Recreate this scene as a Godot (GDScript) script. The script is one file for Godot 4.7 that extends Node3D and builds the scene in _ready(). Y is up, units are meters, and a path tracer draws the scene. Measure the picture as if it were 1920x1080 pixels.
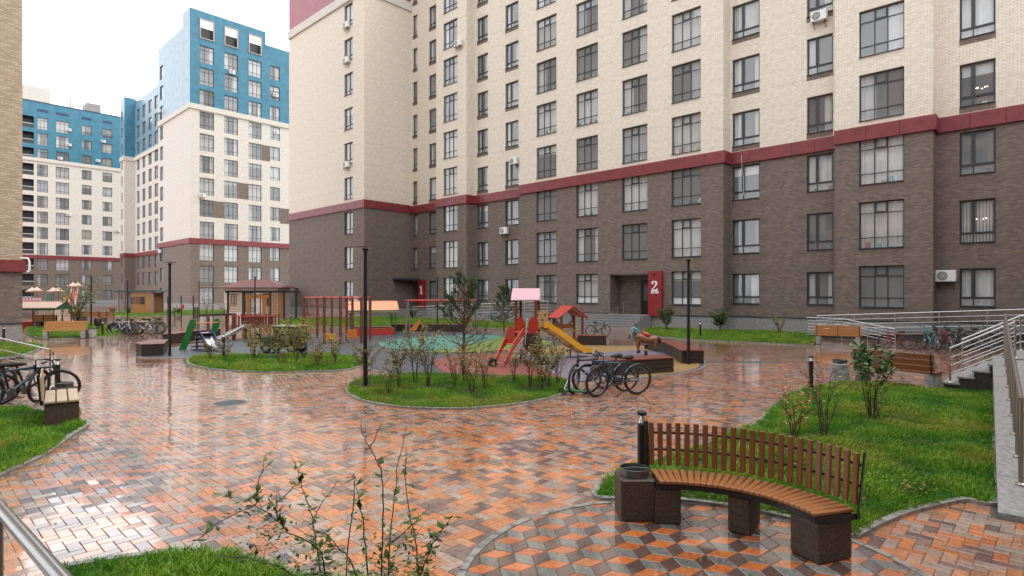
extends Node3D

# ---------------------------------------------------------------- mesh collector
class Bld:
	var v := PackedVector3Array()
	var n := PackedVector3Array()
	var uv := PackedVector2Array()
	var c := PackedColorArray()
	var ix := PackedInt32Array()
	var col := Color(1, 1, 1)
	func pt(p: Vector3, nn: Vector3, t: Vector2) -> int:
		v.append(p); n.append(nn); uv.append(t); c.append(col)
		return v.size() - 1
	func tri(a: int, b: int, d: int) -> void:   # counter-clockwise from outside
		ix.append(a); ix.append(d); ix.append(b)
	func quad(a: Vector3, b: Vector3, d: Vector3, e: Vector3, ta = Vector2.ZERO, tb = Vector2(1, 0), td = Vector2(1, 1), te = Vector2(0, 1)) -> void:
		var nn := (b - a).cross(e - a)
		if nn.length_squared() < 1e-12:
			nn = (d - b).cross(e - b)
		nn = nn.normalized()
		var i := pt(a, nn, ta)
		pt(b, nn, tb); pt(d, nn, td); pt(e, nn, te)
		tri(i, i + 1, i + 2); tri(i, i + 2, i + 3)
	func tri3(a: Vector3, b: Vector3, d: Vector3) -> void:
		var nn := (b - a).cross(d - a).normalized()
		var i := pt(a, nn, Vector2(a.x, a.z))
		pt(b, nn, Vector2(b.x, b.z)); pt(d, nn, Vector2(d.x, d.z))
		tri(i, i + 1, i + 2)
	func box(ce: Vector3, s: Vector3, b := Basis()) -> void:
		var h := s * 0.5
		var ax: Array[Vector3] = [b.x, b.y, b.z]
		var hh := [h.x, h.y, h.z]
		for k in 3:
			var u: Vector3 = ax[(k + 1) % 3] * hh[(k + 1) % 3]
			var w: Vector3 = ax[(k + 2) % 3] * hh[(k + 2) % 3]
			var m: Vector3 = ax[k] * hh[k]
			var su: float = hh[(k + 1) % 3] * 2.0
			var sw: float = hh[(k + 2) % 3] * 2.0
			for sg in [1.0, -1.0]:
				var q: Vector3 = ce + m * sg
				var uu: Vector3 = u * sg
				quad(q - uu - w, q + uu - w, q + uu + w, q - uu + w, Vector2.ZERO, Vector2(su, 0), Vector2(su, sw), Vector2(0, sw))
	func bev(ce: Vector3, s: Vector3, r: float, b := Basis()) -> void:   # box with chamfered edges
		var h := s * 0.5
		r = minf(r, minf(h.x, minf(h.y, h.z)) * 0.9)
		var f := func(x: float, y: float, z: float, k: int) -> Vector3:
			var p := Vector3(x * h.x, y * h.y, z * h.z)
			if k != 0: p.x -= x * r
			if k != 1: p.y -= y * r
			if k != 2: p.z -= z * r
			return ce + b * p
		for k in 3:
			for sg in [1.0, -1.0]:
				var q: Array[Vector3] = []
				for st in [[-1, -1], [1, -1], [1, 1], [-1, 1]]:
					var w := [0.0, 0.0, 0.0]
					w[k] = sg
					w[(k + 1) % 3] = st[0] * sg
					w[(k + 2) % 3] = float(st[1])
					q.append(f.call(w[0], w[1], w[2], k))
				var la := q[0].distance_to(q[1])
				var lb := q[1].distance_to(q[2])
				quad(q[0], q[1], q[2], q[3], Vector2.ZERO, Vector2(la, 0), Vector2(la, lb), Vector2(0, lb))
		for k in 3:
			var i1 := (k + 1) % 3
			var i2 := (k + 2) % 3
			for s1 in [1.0, -1.0]:
				for s2 in [1.0, -1.0]:
					var q: Array[Vector3] = []
					for st in [[i1, -1.0], [i1, 1.0], [i2, 1.0], [i2, -1.0]]:
						var w := [0.0, 0.0, 0.0]
						w[k] = st[1]; w[i1] = s1; w[i2] = s2
						q.append(f.call(w[0], w[1], w[2], st[0]))
					var nn := (q[1] - q[0]).cross(q[3] - q[0])
					var dirv: Vector3 = (b * Vector3(0, 0, 0))
					var w2 := [0.0, 0.0, 0.0]
					w2[i1] = s1; w2[i2] = s2
					dirv = b * Vector3(w2[0], w2[1], w2[2])
					if nn.dot(dirv) > 0.0: quad(q[0], q[1], q[2], q[3])
					else: quad(q[3], q[2], q[1], q[0])
	func tube(ps: Array, rs, sides := 8, cap := true) -> void:
		var np := ps.size()
		var prev := Vector3.ZERO
		var base := v.size()
		var lng := 0.0
		for i in np:
			var p: Vector3 = ps[i]
			var t: Vector3 = (ps[mini(i + 1, np - 1)] - ps[maxi(i - 1, 0)])
			t = t.normalized() if t.length() > 1e-9 else Vector3.UP
			if i == 0:
				prev = t.cross(Vector3.UP if absf(t.y) < 0.9 else Vector3.RIGHT).normalized()
			else:
				lng += p.distance_to(ps[i - 1])
				prev = (prev - t * prev.dot(t)).normalized()
			var bi := t.cross(prev)
			var r: float = rs[i] if rs is Array else rs
			for k in sides + 1:
				var a := TAU * k / sides
				var d := prev * cos(a) + bi * sin(a)
				pt(p + d * r, d, Vector2(float(k) / sides * 0.3, lng))
		for i in np - 1:
			for k in sides:
				var a := base + i * (sides + 1) + k
				var d := a + sides + 1
				tri(a, d + 1, d); tri(a, a + 1, d + 1)
		if cap:
			for e in [0, np - 1]:
				var t2: Vector3 = (ps[1] - ps[0]) if e == 0 else (ps[np - 1] - ps[np - 2])
				t2 = t2.normalized() * (-1.0 if e == 0 else 1.0)
				var ci := pt(ps[e], t2, Vector2.ZERO)
				for k in sides:
					var q1 := pt(v[base + e * (sides + 1) + k], t2, Vector2.ZERO)
					var q2 := pt(v[base + e * (sides + 1) + k + 1], t2, Vector2.ZERO)
					if e == 0: tri(ci, q2, q1)
					else: tri(ci, q1, q2)
	func bar(a: Vector3, b: Vector3, r: float, sides := 8) -> void:
		tube([a, b], r, sides)
	func beam(a: Vector3, b: Vector3, w: float, h: float, bevel := 0.0) -> void:   # rectangular bar, h is the vertical side
		var d := (b - a)
		var z := d.normalized()
		var x := (Vector3.UP.cross(z) if absf(z.y) < 0.98 else Vector3.RIGHT.cross(z)).normalized()
		var bs := Basis(x, z.cross(x), z)
		if bevel > 0.0: bev((a + b) * 0.5, Vector3(w, h, d.length()), bevel, bs)
		else: box((a + b) * 0.5, Vector3(w, h, d.length()), bs)
	func lathe(prof: Array, sides := 16, xf := Transform3D()) -> void:   # prof: Vector2(radius, height) from bottom to top
		for i in prof.size() - 1:
			var p: Vector2 = prof[i]
			var q: Vector2 = prof[i + 1]
			var nd := Vector2(q.y - p.y, p.x - q.x).normalized()
			var base := v.size()
			for k in sides + 1:
				var a := TAU * k / sides
				var d := Vector3(cos(a), 0, sin(a))
				var nn := (xf.basis * (d * nd.x + Vector3(0, nd.y, 0))).normalized()
				pt(xf * (d * p.x + Vector3(0, p.y, 0)), nn, Vector2(float(k) / sides, p.y))
				pt(xf * (d * q.x + Vector3(0, q.y, 0)), nn, Vector2(float(k) / sides, q.y))
			for k in sides:
				var a0 := base + k * 2
				tri(a0, a0 + 1, a0 + 3); tri(a0, a0 + 3, a0 + 2)
	func torus(ce: Vector3, axis: Vector3, r: float, t: float, seg := 24, sides := 6) -> void:
		var x := axis.cross(Vector3.UP if absf(axis.y) < 0.9 else Vector3.RIGHT).normalized()
		var y := axis.cross(x)
		var ps := []
		for k in seg + 1:
			var a := TAU * k / seg
			ps.append(ce + (x * cos(a) + y * sin(a)) * r)
		tube(ps, t, sides, false)
	func poly(ps: PackedVector2Array, y: float, up := true) -> void:   # flat polygon in x, z
		var ii := Geometry2D.triangulate_polygon(ps)
		var base := v.size()
		for p in ps:
			pt(Vector3(p.x, y, p.y), Vector3.UP if up else Vector3.DOWN, p)
		for k in range(0, ii.size(), 3):
			var a := ps[ii[k]]; var b := ps[ii[k + 1]]; var d := ps[ii[k + 2]]
			var cw := (b - a).cross(d - a) > 0.0
			if cw == up: tri(base + ii[k], base + ii[k + 2], base + ii[k + 1])
			else: tri(base + ii[k], base + ii[k + 1], base + ii[k + 2])
	func prism(ps: PackedVector2Array, y0: float, y1: float, top := true) -> void:
		if top: poly(ps, y1)
		var cwise := Geometry2D.is_polygon_clockwise(ps)
		var l := 0.0
		for i in ps.size():
			var a := ps[i]; var b := ps[(i + 1) % ps.size()]
			if a.distance_to(b) < 1e-6: continue
			if not cwise:
				var t := a; a = b; b = t
			var l2 := l + a.distance_to(b)
			quad(Vector3(a.x, y0, a.y), Vector3(b.x, y0, b.y), Vector3(b.x, y1, b.y), Vector3(a.x, y1, a.y), Vector2(l, y0), Vector2(l2, y0), Vector2(l2, y1), Vector2(l, y1))
			l = l2
	func ribbon(ps: Array, w: float, y0: float, y1: float, closed := false) -> void:   # kerb strip along a line of Vector2
		var m := ps.size()
		var L: Array[Vector2] = []
		var R: Array[Vector2] = []
		for i in m:
			var a: Vector2 = ps[(i - 1 + m) % m] if closed else ps[maxi(i - 1, 0)]
			var b: Vector2 = ps[(i + 1) % m] if closed else ps[mini(i + 1, m - 1)]
			var d := (b - a).normalized().orthogonal() * w * 0.5
			L.append(ps[i] + d); R.append(ps[i] - d)
		for i in (m if closed else m - 1):
			var j := (i + 1) % m
			prism(PackedVector2Array([L[i], L[j], R[j], R[i]]), y0, y1)
	func mesh() -> ArrayMesh:
		var m := ArrayMesh.new()
		var ar := []
		ar.resize(Mesh.ARRAY_MAX)
		ar[Mesh.ARRAY_VERTEX] = v; ar[Mesh.ARRAY_NORMAL] = n; ar[Mesh.ARRAY_TEX_UV] = uv; ar[Mesh.ARRAY_COLOR] = c; ar[Mesh.ARRAY_INDEX] = ix
		m.add_surface_from_arrays(Mesh.PRIMITIVE_TRIANGLES, ar)
		return m

# ---------------------------------------------------------------- scene helpers
var M := {}
var used := {}
var rng := RandomNumberGenerator.new()

func numbered(nm: String) -> String:
	used[nm] = used.get(nm, -1) + 1
	return nm if used[nm] == 0 else "%s_%03d" % [nm, used[nm]]

func tag(o: Node, label: String, cat: String, group := "") -> void:
	o.set_meta("label", label); o.set_meta("category", cat)
	if group != "": o.set_meta("group", group)

func thing(nm: String, label: String, cat: String, pos := Vector3.ZERO, turn := 0.0, group := "") -> Node3D:
	var o := Node3D.new()
	o.name = numbered(nm)
	add_child(o)
	o.position = pos
	o.rotation.y = turn
	tag(o, label, cat, group)
	return o

func part(parent: Node, nm: String, mesh, mat: Material, xf := Transform3D()) -> MeshInstance3D:
	var o := MeshInstance3D.new()
	o.name = nm
	o.mesh = mesh.mesh() if mesh is Bld else mesh
	o.material_override = mat
	o.transform = xf
	parent.add_child(o, true)
	return o

func struct(nm: String, mesh, mat: Material) -> MeshInstance3D:
	var o := part(self, numbered(nm), mesh, mat)
	o.set_meta("kind", "structure")
	return o

func dup(o: Node3D, pos: Vector3, turn: float, label := "") -> Node3D:
	var r: Node3D = o.duplicate()
	var base: String = o.name
	if base.length() > 4 and base.substr(base.length() - 3).is_valid_int(): base = base.substr(0, base.length() - 4)
	r.name = numbered(base)
	add_child(r)
	r.position = pos
	r.rotation.y = turn
	if label != "": r.set_meta("label", label)
	return r

func lin(r: float, g: float, b: float) -> Color:
	return Color(r, g, b).linear_to_srgb()

func mat(nm: String, r: float, g: float, b: float, rough := 0.7, metal := 0.0) -> StandardMaterial3D:
	var m := StandardMaterial3D.new()
	m.resource_name = nm
	m.albedo_color = lin(r, g, b)
	m.roughness = rough
	m.metallic = metal
	M[nm] = m
	return m

func img_tex(im: Image) -> ImageTexture:
	return ImageTexture.create_from_image(im)

func noise_img(w: int, h: int, freq: float, sd: int, oct := 3) -> Image:
	var nz := FastNoiseLite.new()
	nz.seed = sd; nz.frequency = freq; nz.fractal_octaves = oct; nz.noise_type = FastNoiseLite.TYPE_SIMPLEX_SMOOTH
	return nz.get_seamless_image(w, h)

# brick wall picture: cols x rows bricks in running bond, returns [albedo, height]
func brick_tex(px: int, cols: int, rows: int, pal: Array, joint: Color, jx: int, jy: int, grain: float, sd: int, vary := 0.1) -> Array:
	var r := RandomNumberGenerator.new()
	r.seed = sd
	var im := Image.create(px, px, false, Image.FORMAT_RGB8)
	var hi := Image.create(px, px, false, Image.FORMAT_RGB8)
	im.fill(joint.linear_to_srgb())
	hi.fill(Color(0.1, 0.1, 0.1))
	var bw := float(px) / cols
	var bh := float(px) / rows
	for y in rows:
		for x in cols + 1:
			var a: Color = pal[r.randi() % pal.size()]
			var k := r.randf_range(1.0 - vary, 1.0 + vary)
			var cc := Color(a.r * k, a.g * k, a.b * k).linear_to_srgb()
			var hv := r.randf_range(0.75, 1.0)
			var x0 := int((x - (0.5 if y % 2 else 0.0)) * bw)
			if x == cols and y % 2 == 0: continue
			var rc := Rect2i(x0, int(y * bh), int(bw) - jx, int(bh) - jy)
			if x == cols: cc = im.get_pixel(0, rc.position.y + 1)
			im.fill_rect(rc, cc)
			hi.fill_rect(rc, Color(hv, hv, hv))
	var nz := noise_img(px, px, 0.06, sd, 3)
	var n2 := noise_img(px, px, 0.006, sd + 5, 2)
	var d := im.get_data()
	var nd := nz.get_data()
	var n3 := n2.get_data()
	for i in px * px:
		var f := 1.0 + (nd[i] - 128) / 128.0 * grain + (n3[i] - 128) / 128.0 * 0.03
		for q in 3:
			d[i * 3 + q] = clampi(int(d[i * 3 + q] * f), 0, 255)
	return [img_tex(Image.create_from_data(px, px, false, Image.FORMAT_RGB8, d)), img_tex(hi)]

func speck_tex(px: int, pal: Array, cell: int, grain: float, sd: int) -> ImageTexture:   # aggregate: small stones of mixed tone
	var r := RandomNumberGenerator.new()
	r.seed = sd
	var im := Image.create(px, px, false, Image.FORMAT_RGB8)
	im.fill((pal[0] as Color).linear_to_srgb())
	for k in int(px * px / float(cell * cell) * 1.6):
		var a: Color = pal[r.randi() % pal.size()]
		var f := r.randf_range(0.7, 1.3)
		var s := r.randi_range(maxi(1, cell / 2), cell)
		var s2 := r.randi_range(maxi(1, cell / 2), cell)
		im.fill_rect(Rect2i(r.randi() % px, r.randi() % px, s, s2), Color(a.r * f, a.g * f, a.b * f).linear_to_srgb())
	if grain > 0.0:
		var d := im.get_data()
		var nd := noise_img(px, px, 0.012, sd, 4).get_data()
		for i in px * px:
			var f := 1.0 + (nd[i] - 128) / 128.0 * grain
			for q in 3:
				d[i * 3 + q] = clampi(int(d[i * 3 + q] * f), 0, 255)
		im = Image.create_from_data(px, px, false, Image.FORMAT_RGB8, d)
	return img_tex(im)

func wood_tex(px: int, a: Color, b: Color, sd: int) -> ImageTexture:   # grain runs along v
	var nz := FastNoiseLite.new()
	nz.seed = sd; nz.frequency = 1.0; nz.fractal_octaves = 4
	var im := Image.create(px, px, false, Image.FORMAT_RGB8)
	for y in px:
		var wob := sin(TAU * y / px) * 0.6
		for x in px:
			var f := clampf(0.5 + 0.9 * nz.get_noise_2d(x * 0.13 + wob, absf(y - px * 0.5) * 0.006), 0.0, 1.0)
			im.set_pixel(x, y, a.lerp(b, f).linear_to_srgb())
	return img_tex(im)

func tri_map(m: StandardMaterial3D, s: float) -> void:
	m.uv1_triplanar = true
	m.uv1_world_triplanar = true
	m.uv1_scale = Vector3.ONE * s

func smooth(ps: Array, per := 5, closed := true) -> Array:
	var out: Array = []
	var m := ps.size()
	for i in (m if closed else m - 1):
		var a: Vector2 = ps[(i - 1 + m) % m] if closed else ps[maxi(i - 1, 0)]
		var b: Vector2 = ps[i]
		var d: Vector2 = ps[(i + 1) % m]
		var e: Vector2 = ps[(i + 2) % m] if closed else ps[mini(i + 2, m - 1)]
		for k in per:
			out.append(b.cubic_interpolate(d, a, e, float(k) / per))
	if not closed: out.append(ps[m - 1])
	return out

func vv(a: Array) -> Array:   # flat number list to Vector2
	var o := []
	for i in range(0, a.size(), 2): o.append(Vector2(a[i], a[i + 1]))
	return o

# ---------------------------------------------------------------- materials
func make_materials() -> void:
	var m: StandardMaterial3D
	var br := brick_tex(1024, 8, 26, [Color(.155, .112, .088), Color(.175, .128, .100), Color(.130, .098, .083), Color(.145, .115, .100), Color(.200, .148, .110)], Color(.17, .14, .12), 4, 5, 0.14, 11, 0.12)
	m = mat("brown_brick", 1, 1, 1, 0.75)
	m.albedo_texture = br[0]; m.heightmap_enabled = true; m.heightmap_texture = br[1]; m.heightmap_scale = 0.6
	m.uv1_scale = Vector3(1 / 2.08, 1 / 2.0, 1)
	var cr := brick_tex(1024, 8, 26, [Color(.75, .665, .555), Color(.72, .635, .525), Color(.77, .69, .585), Color(.74, .655, .55)], Color(.36, .28, .21), 5, 5, 0.05, 12, 0.04)
	m = mat("cream_brick", 1, 1, 1, 0.8)
	m.albedo_texture = cr[0]; m.heightmap_enabled = true; m.heightmap_texture = cr[1]; m.heightmap_scale = 0.7
	m.uv1_scale = Vector3(1 / 2.08, 1 / 2.0, 1)
	var tr := brick_tex(512, 8, 26, [Color(.46, .36, .26), Color(.52, .42, .31), Color(.42, .33, .24)], Color(.2, .15, .1), 2, 3, 0.07, 13, 0.06)
	m = mat("tan_brick", 1, 1, 1, 0.8)
	m.albedo_texture = tr[0]; m.heightmap_enabled = true; m.heightmap_texture = tr[1]; m.heightmap_scale = 0.6
	m.uv1_scale = Vector3(1 / 2.08, 1 / 2.0, 1)
	m = mat("plaster", .64, .59, .53, 0.85)
	m.albedo_texture = speck_tex(512, [Color(.95, .95, .95), Color(.9, .9, .9), Color(.98, .98, .97)], 3, 0.06, 21); tri_map(m, 0.35)
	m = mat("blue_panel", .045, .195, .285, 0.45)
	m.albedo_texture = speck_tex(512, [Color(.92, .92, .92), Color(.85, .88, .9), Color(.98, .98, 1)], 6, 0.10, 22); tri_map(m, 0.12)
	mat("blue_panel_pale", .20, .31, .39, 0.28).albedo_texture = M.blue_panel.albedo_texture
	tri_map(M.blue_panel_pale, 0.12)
	m = mat("red_band", .21, .030, .034, 0.42)
	m.albedo_texture = M.blue_panel.albedo_texture; tri_map(m, 0.2)
	mat("red_tower", .33, .09, .11, 0.45).albedo_texture = M.blue_panel.albedo_texture
	tri_map(M.red_tower, 0.2)
	m = mat("stone", .30, .29, .28, 0.7)
	m.albedo_texture = speck_tex(512, [Color(.8, .8, .8), Color(.74, .74, .75), Color(.88, .87, .86), Color(.7, .7, .7)], 3, 0.12, 23); tri_map(m, 0.9)
	m = mat("granite", .36, .35, .34, 0.35)
	m.albedo_texture = speck_tex(512, [Color(.82, .82, .82), Color(.6, .6, .62), Color(.98, .96, .94), Color(.42, .41, .41)], 3, 0.2, 24); tri_map(m, 1.6)
	m = mat("slate_dark", .055, .045, .042, 0.5)
	m.albedo_texture = speck_tex(512, [Color(.8, .8, .8), Color(.5, .5, .5), Color(1, .95, .9)], 9, 0.3, 25); tri_map(m, 1.2)
	m = mat("aggregate", .13, .09, .07, 0.55)
	m.albedo_texture = speck_tex(512, [Color(.35, .33, .3), Color(.9, .75, .6), Color(.55, .45, .38), Color(1, .95, .9), Color(.2, .18, .17)], 9, 0.0, 26); tri_map(m, 1.6)
	m = mat("concrete", .34, .33, .31, 0.7)
	m.albedo_texture = speck_tex(512, [Color(.85, .85, .85), Color(.7, .7, .7), Color(.95, .95, .94)], 4, 0.35, 27); tri_map(m, 0.8)
	m = mat("kerb", .27, .255, .235, 0.4)
	m.albedo_texture = M.concrete.albedo_texture; tri_map(m, 1.1)
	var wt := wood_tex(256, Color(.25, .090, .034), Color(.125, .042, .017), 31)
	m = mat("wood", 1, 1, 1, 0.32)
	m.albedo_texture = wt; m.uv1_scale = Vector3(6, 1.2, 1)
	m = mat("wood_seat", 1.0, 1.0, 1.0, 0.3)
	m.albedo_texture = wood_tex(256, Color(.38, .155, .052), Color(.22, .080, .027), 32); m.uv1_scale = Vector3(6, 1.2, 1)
	m = mat("wood_gold", 1, 1, 1, 0.4)
	m.albedo_texture = wood_tex(256, Color(.46, .22, .07), Color(.32, .135, .04), 33); m.uv1_scale = Vector3(5, 0.8, 1)
	m = mat("wood_pale", 1, 1, 1, 0.45)
	m.albedo_texture = wood_tex(256, Color(.48, .36, .24), Color(.33, .23, .14), 34); m.uv1_scale = Vector3(5, 0.8, 1)
	m = mat("wood_red", 1, 1, 1, 0.4)
	m.albedo_texture = wood_tex(256, Color(.20, .055, .030), Color(.11, .032, .020), 35); m.uv1_scale = Vector3(5, 0.8, 1)
	m = mat("wood_dark", 1, 1, 1, 0.4)
	m.albedo_texture = wood_tex(256, Color(.055, .036, .028), Color(.025, .017, .014), 36); m.uv1_scale = Vector3(5, 0.8, 1)
	mat("frame", .035, .037, .042, 0.4)
	mat("frame_white", .62, .62, .62, 0.5)
	mat("black_metal", .012, .012, .013, 0.35)
	mat("dark_brown_metal", .05, .032, .025, 0.35)
	m = mat("steel", .62, .61, .60, 0.22, 1.0)
	m.roughness_texture = img_tex(noise_img(256, 256, 0.03, 41)); m.roughness = 0.5; tri_map(m, 2.0)
	mat("steel_old", .36, .31, .27, 0.35, 0.9)
	mat("steel_wet", .30, .30, .30, 0.28, 0.9)
	mat("roof_trim", .42, .33, .29, 0.6)
	mat("zinc", .16, .17, .18, 0.35, 0.9)
	mat("white_plastic", .72, .71, .68, 0.45)
	mat("grey_plastic", .10, .10, .10, 0.5)
	mat("lamp_glass", .55, .55, .55, 0.3)
	mat("red_sign", .25, .014, .020, 0.35)
	mat("white_paint", .80, .80, .80, 0.5)
	mat("door_dark", .018, .015, .015, 0.25)
	var gl := mat("glass", .80, .86, .88, 0.02)
	gl.transparency = BaseMaterial3D.TRANSPARENCY_ALPHA
	gl.albedo_color.a = 0.10
	gl.metallic_specular = 0.78
	var room_cols := [[.30, .27, .24], [.17, .155, .14], [.42, .39, .35], [.10, .09, .085], [.34, .30, .22]]
	for i in 5: mat("room%d" % i, room_cols[i][0], room_cols[i][1], room_cols[i][2], 0.9)
	var cur_cols := [[.70, .70, .69], [.60, .58, .53], [.48, .49, .53], [.50, .42, .28], [.24, .23, .25]]
	for i in 5:
		m = mat("curtain%d" % i, cur_cols[i][0], cur_cols[i][1], cur_cols[i][2], 0.9)
		m.backlight_enabled = true
		m.backlight = lin(.2, .2, .2)
	mat("film", .78, .79, .78, 0.4)
	var bulb := mat("bulb", .9, .85, .7, 0.5)
	bulb.emission_enabled = true; bulb.emission = Color(1, .9, .7); bulb.emission_energy_multiplier = 3.0
	# playground colours
	mat("play_red", .42, .035, .022, 0.35); mat("play_orange", .62, .19, .04, 0.4); mat("play_yellow", .68, .32, .03, 0.3)
	mat("play_green", .018, .16, .035, 0.35); mat("play_green_dark", .02, .10, .05, 0.4); mat("play_pink", .58, .33, .38, 0.4)
	mat("play_tan", .42, .26, .13, 0.5); mat("play_blue", .03, .045, .12, 0.35); mat("cyan", .06, .34, .40, 0.4)
	mat("canopy_orange", .60, .29, .16, 0.55); mat("canopy_peach", .58, .40, .33, 0.6); mat("rope", .25, .2, .16, 0.8); mat("roof_tile", .17, .05, .035, 0.5)
	mat("rubber_black", .012, .012, .012, 0.6); mat("camo_green", .045, .06, .03, 0.55); mat("camo_pale", .24, .25, .17, 0.6)
	mat("horse_brown", .20, .085, .035, 0.45); mat("leather_red", .40, .03, .03, 0.4)
	for s in [["rubber_slate", .08, .09, .105], ["rubber_red", .27, .075, .06], ["rubber_purple", .20, .165, .225], ["rubber_teal", .085, .28, .22], ["rubber_lime", .17, .23, .045], ["rubber_tan", .33, .21, .08]]:
		m = mat(s[0], s[1], s[2], s[3], 0.45)
		m.albedo_texture = M.stone.albedo_texture; tri_map(m, 1.3)
	# bikes
	var bike_cols := [[.01, .035, .06], [.03, .03, .03], [.28, .02, .02], [.50, .50, .50], [.015, .035, .12], [.04, .22, .25], [.12, .12, .10]]
	for i in bike_cols.size(): mat("bike%d" % i, bike_cols[i][0], bike_cols[i][1], bike_cols[i][2], 0.28)
	# plants
	for s in [["grass", .9], ["leaf", .9], ["needle", .9]]:
		m = mat(s[0], 1, 1, 1, 0.5)
		m.vertex_color_use_as_albedo = true
		m.backlight_enabled = true
		m.backlight = lin(.16, .22, .04)
		m.metallic_specular = 0.35
	m = mat("soil", .040, .042, .016, 0.9)
	m.albedo_texture = speck_tex(512, [Color(.8, .8, .7), Color(.5, .6, .3), Color(1, .9, .7), Color(.4, .5, .25)], 5, 0.3, 28); tri_map(m, 1.4)
	mat("twig", .055, .035, .026, 0.8); mat("bark", .09, .055, .035, 0.85); mat("twig_red", .13, .035, .025, 0.7)
	# wet paving: grain and uneven wetness in the gloss
	m = mat("paver", 1, 1, 1, 0.36)
	m.vertex_color_use_as_albedo = true
	m.albedo_texture = speck_tex(512, [Color(.9, .9, .9), Color(.78, .78, .78), Color(1, 1, 1), Color(.68, .68, .7)], 2, 0.10, 29)
	m.roughness_texture = img_tex(noise_img(512, 512, 0.010, 43, 5))
	tri_map(m, 0.16)
	m.metallic_specular = 0.5
	m.clearcoat_enabled = true; m.clearcoat = 1.0; m.clearcoat_roughness = 0.06
	m = mat("joint_sand", .075, .065, .055, 0.7)
	m.albedo_texture = M.concrete.albedo_texture; tri_map(m, 2.0)
	make_far_paving()

const PAV := [Color(.56, .190, .065), Color(.175, .110, .092), Color(.39, .280, .220), Color(.46, .215, .115), Color(.31, .210, .165)]
func paver_color(r: RandomNumberGenerator) -> Color:
	var t := r.randf()
	var c: Color = PAV[0] if t < .30 else PAV[1] if t < .54 else PAV[2] if t < .76 else PAV[3] if t < .90 else PAV[4]
	var k := r.randf_range(.86, 1.14)
	return Color(c.r * k, c.g * k, c.b * k)

const CELL := 0.104
func make_far_paving() -> void:   # beyond the built bricks: the same herringbone as a picture, 64 x 64 cells
	var r := RandomNumberGenerator.new()
	r.seed = 77
	var s := 16
	var im := Image.create(64 * s, 64 * s, false, Image.FORMAT_RGB8)
	var nm := Image.create(64 * s, 64 * s, false, Image.FORMAT_RGB8)
	im.fill(lin(.10, .085, .07))
	nm.fill(Color(.5, .5, 1))
	for y in 64:
		for x in 64:
			var t := posmod(x - y, 4)
			if t != 0 and t != 3: continue
			var c := paver_color(r).linear_to_srgb()
			var nc := Color(.5 + r.randfn() * .008, .5 + r.randfn() * .008, 1)
			for q in 2:
				var cx := posmod(x + (q if t == 0 else 0), 64)
				var cy := posmod(y + (q if t == 3 else 0), 64)
				var rc := Rect2i(cx * s, cy * s, s, s)
				if t == 0:
					rc.size.y -= 1
					if q == 1: rc.size.x -= 1
				else:
					rc.size.x -= 1
					if q == 1: rc.size.y -= 1
				im.fill_rect(rc, c); nm.fill_rect(rc, nc)
	var m := mat("paving_far", 1, 1, 1, 0.36)
	m.albedo_texture = img_tex(im)
	m.normal_enabled = true
	m.normal_texture = img_tex(nm)
	m.roughness_texture = M.paver.roughness_texture
	m.metallic_specular = 0.5
	m.clearcoat_enabled = true; m.clearcoat = 1.0; m.clearcoat_roughness = 0.06
	m.uv1_scale = Vector3.ONE / (64 * CELL)

# ---------------------------------------------------------------- buildings
func wall(parent: Node, nm: String, m: Material, o: Vector3, u: Vector3, w: float, v0: float, v1: float, open: Array, depth := 0.22, u_off := 0.0) -> MeshInstance3D:
	var b := Bld.new()
	var n := u.cross(Vector3.UP)
	var us := [0.0, w]
	var vs := [v0, v1]
	var op := []
	for r in open:
		var q := [maxf(r[0], 0), maxf(r[1], v0), minf(r[2], w), minf(r[3], v1)]
		if q[2] - q[0] > .01 and q[3] - q[1] > .01:
			op.append(q)
			for k in [q[0], q[2]]:
				if not us.has(k): us.append(k)
			for k in [q[1], q[3]]:
				if not vs.has(k): vs.append(k)
	us.sort(); vs.sort()
	var P := func(a: float, c: float, z := 0.0) -> Vector3: return o + u * a + Vector3.UP * c + n * z
	for i in us.size() - 1:
		for j in vs.size() - 1:
			var a: float = us[i]; var a2: float = us[i + 1]; var c: float = vs[j]; var c2: float = vs[j + 1]
			var hole := false
			for q in op:
				if a >= q[0] - .001 and a2 <= q[2] + .001 and c >= q[1] - .001 and c2 <= q[3] + .001: hole = true
			if not hole:
				b.quad(P.call(a, c), P.call(a2, c), P.call(a2, c2), P.call(a, c2), Vector2(a + u_off, c), Vector2(a2 + u_off, c), Vector2(a2 + u_off, c2), Vector2(a + u_off, c2))
	for q in op:
		var e: float = -depth - .03
		var l := P.call(q[0], q[1]); var rr := P.call(q[2], q[1]); var lt := P.call(q[0], q[3]); var rt := P.call(q[2], q[3])
		var d := n * e
		var hh: float = q[3] - q[1]; var ww: float = q[2] - q[0]
		b.quad(l, l + d, lt + d, lt, Vector2.ZERO, Vector2(.25, 0), Vector2(.25, hh), Vector2(0, hh))
		b.quad(rr + d, rr, rt, rt + d, Vector2.ZERO, Vector2(.25, 0), Vector2(.25, hh), Vector2(0, hh))
		if q[1] > v0 + .001: b.quad(l, rr, rr + d, l + d, Vector2.ZERO, Vector2(ww, 0), Vector2(ww, .25), Vector2(0, .25))
		if q[3] < v1 - .001: b.quad(lt + d, rt + d, rt, lt, Vector2.ZERO, Vector2(ww, 0), Vector2(ww, .25), Vector2(0, .25))
	return part(parent, nm, b, m)

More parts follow.
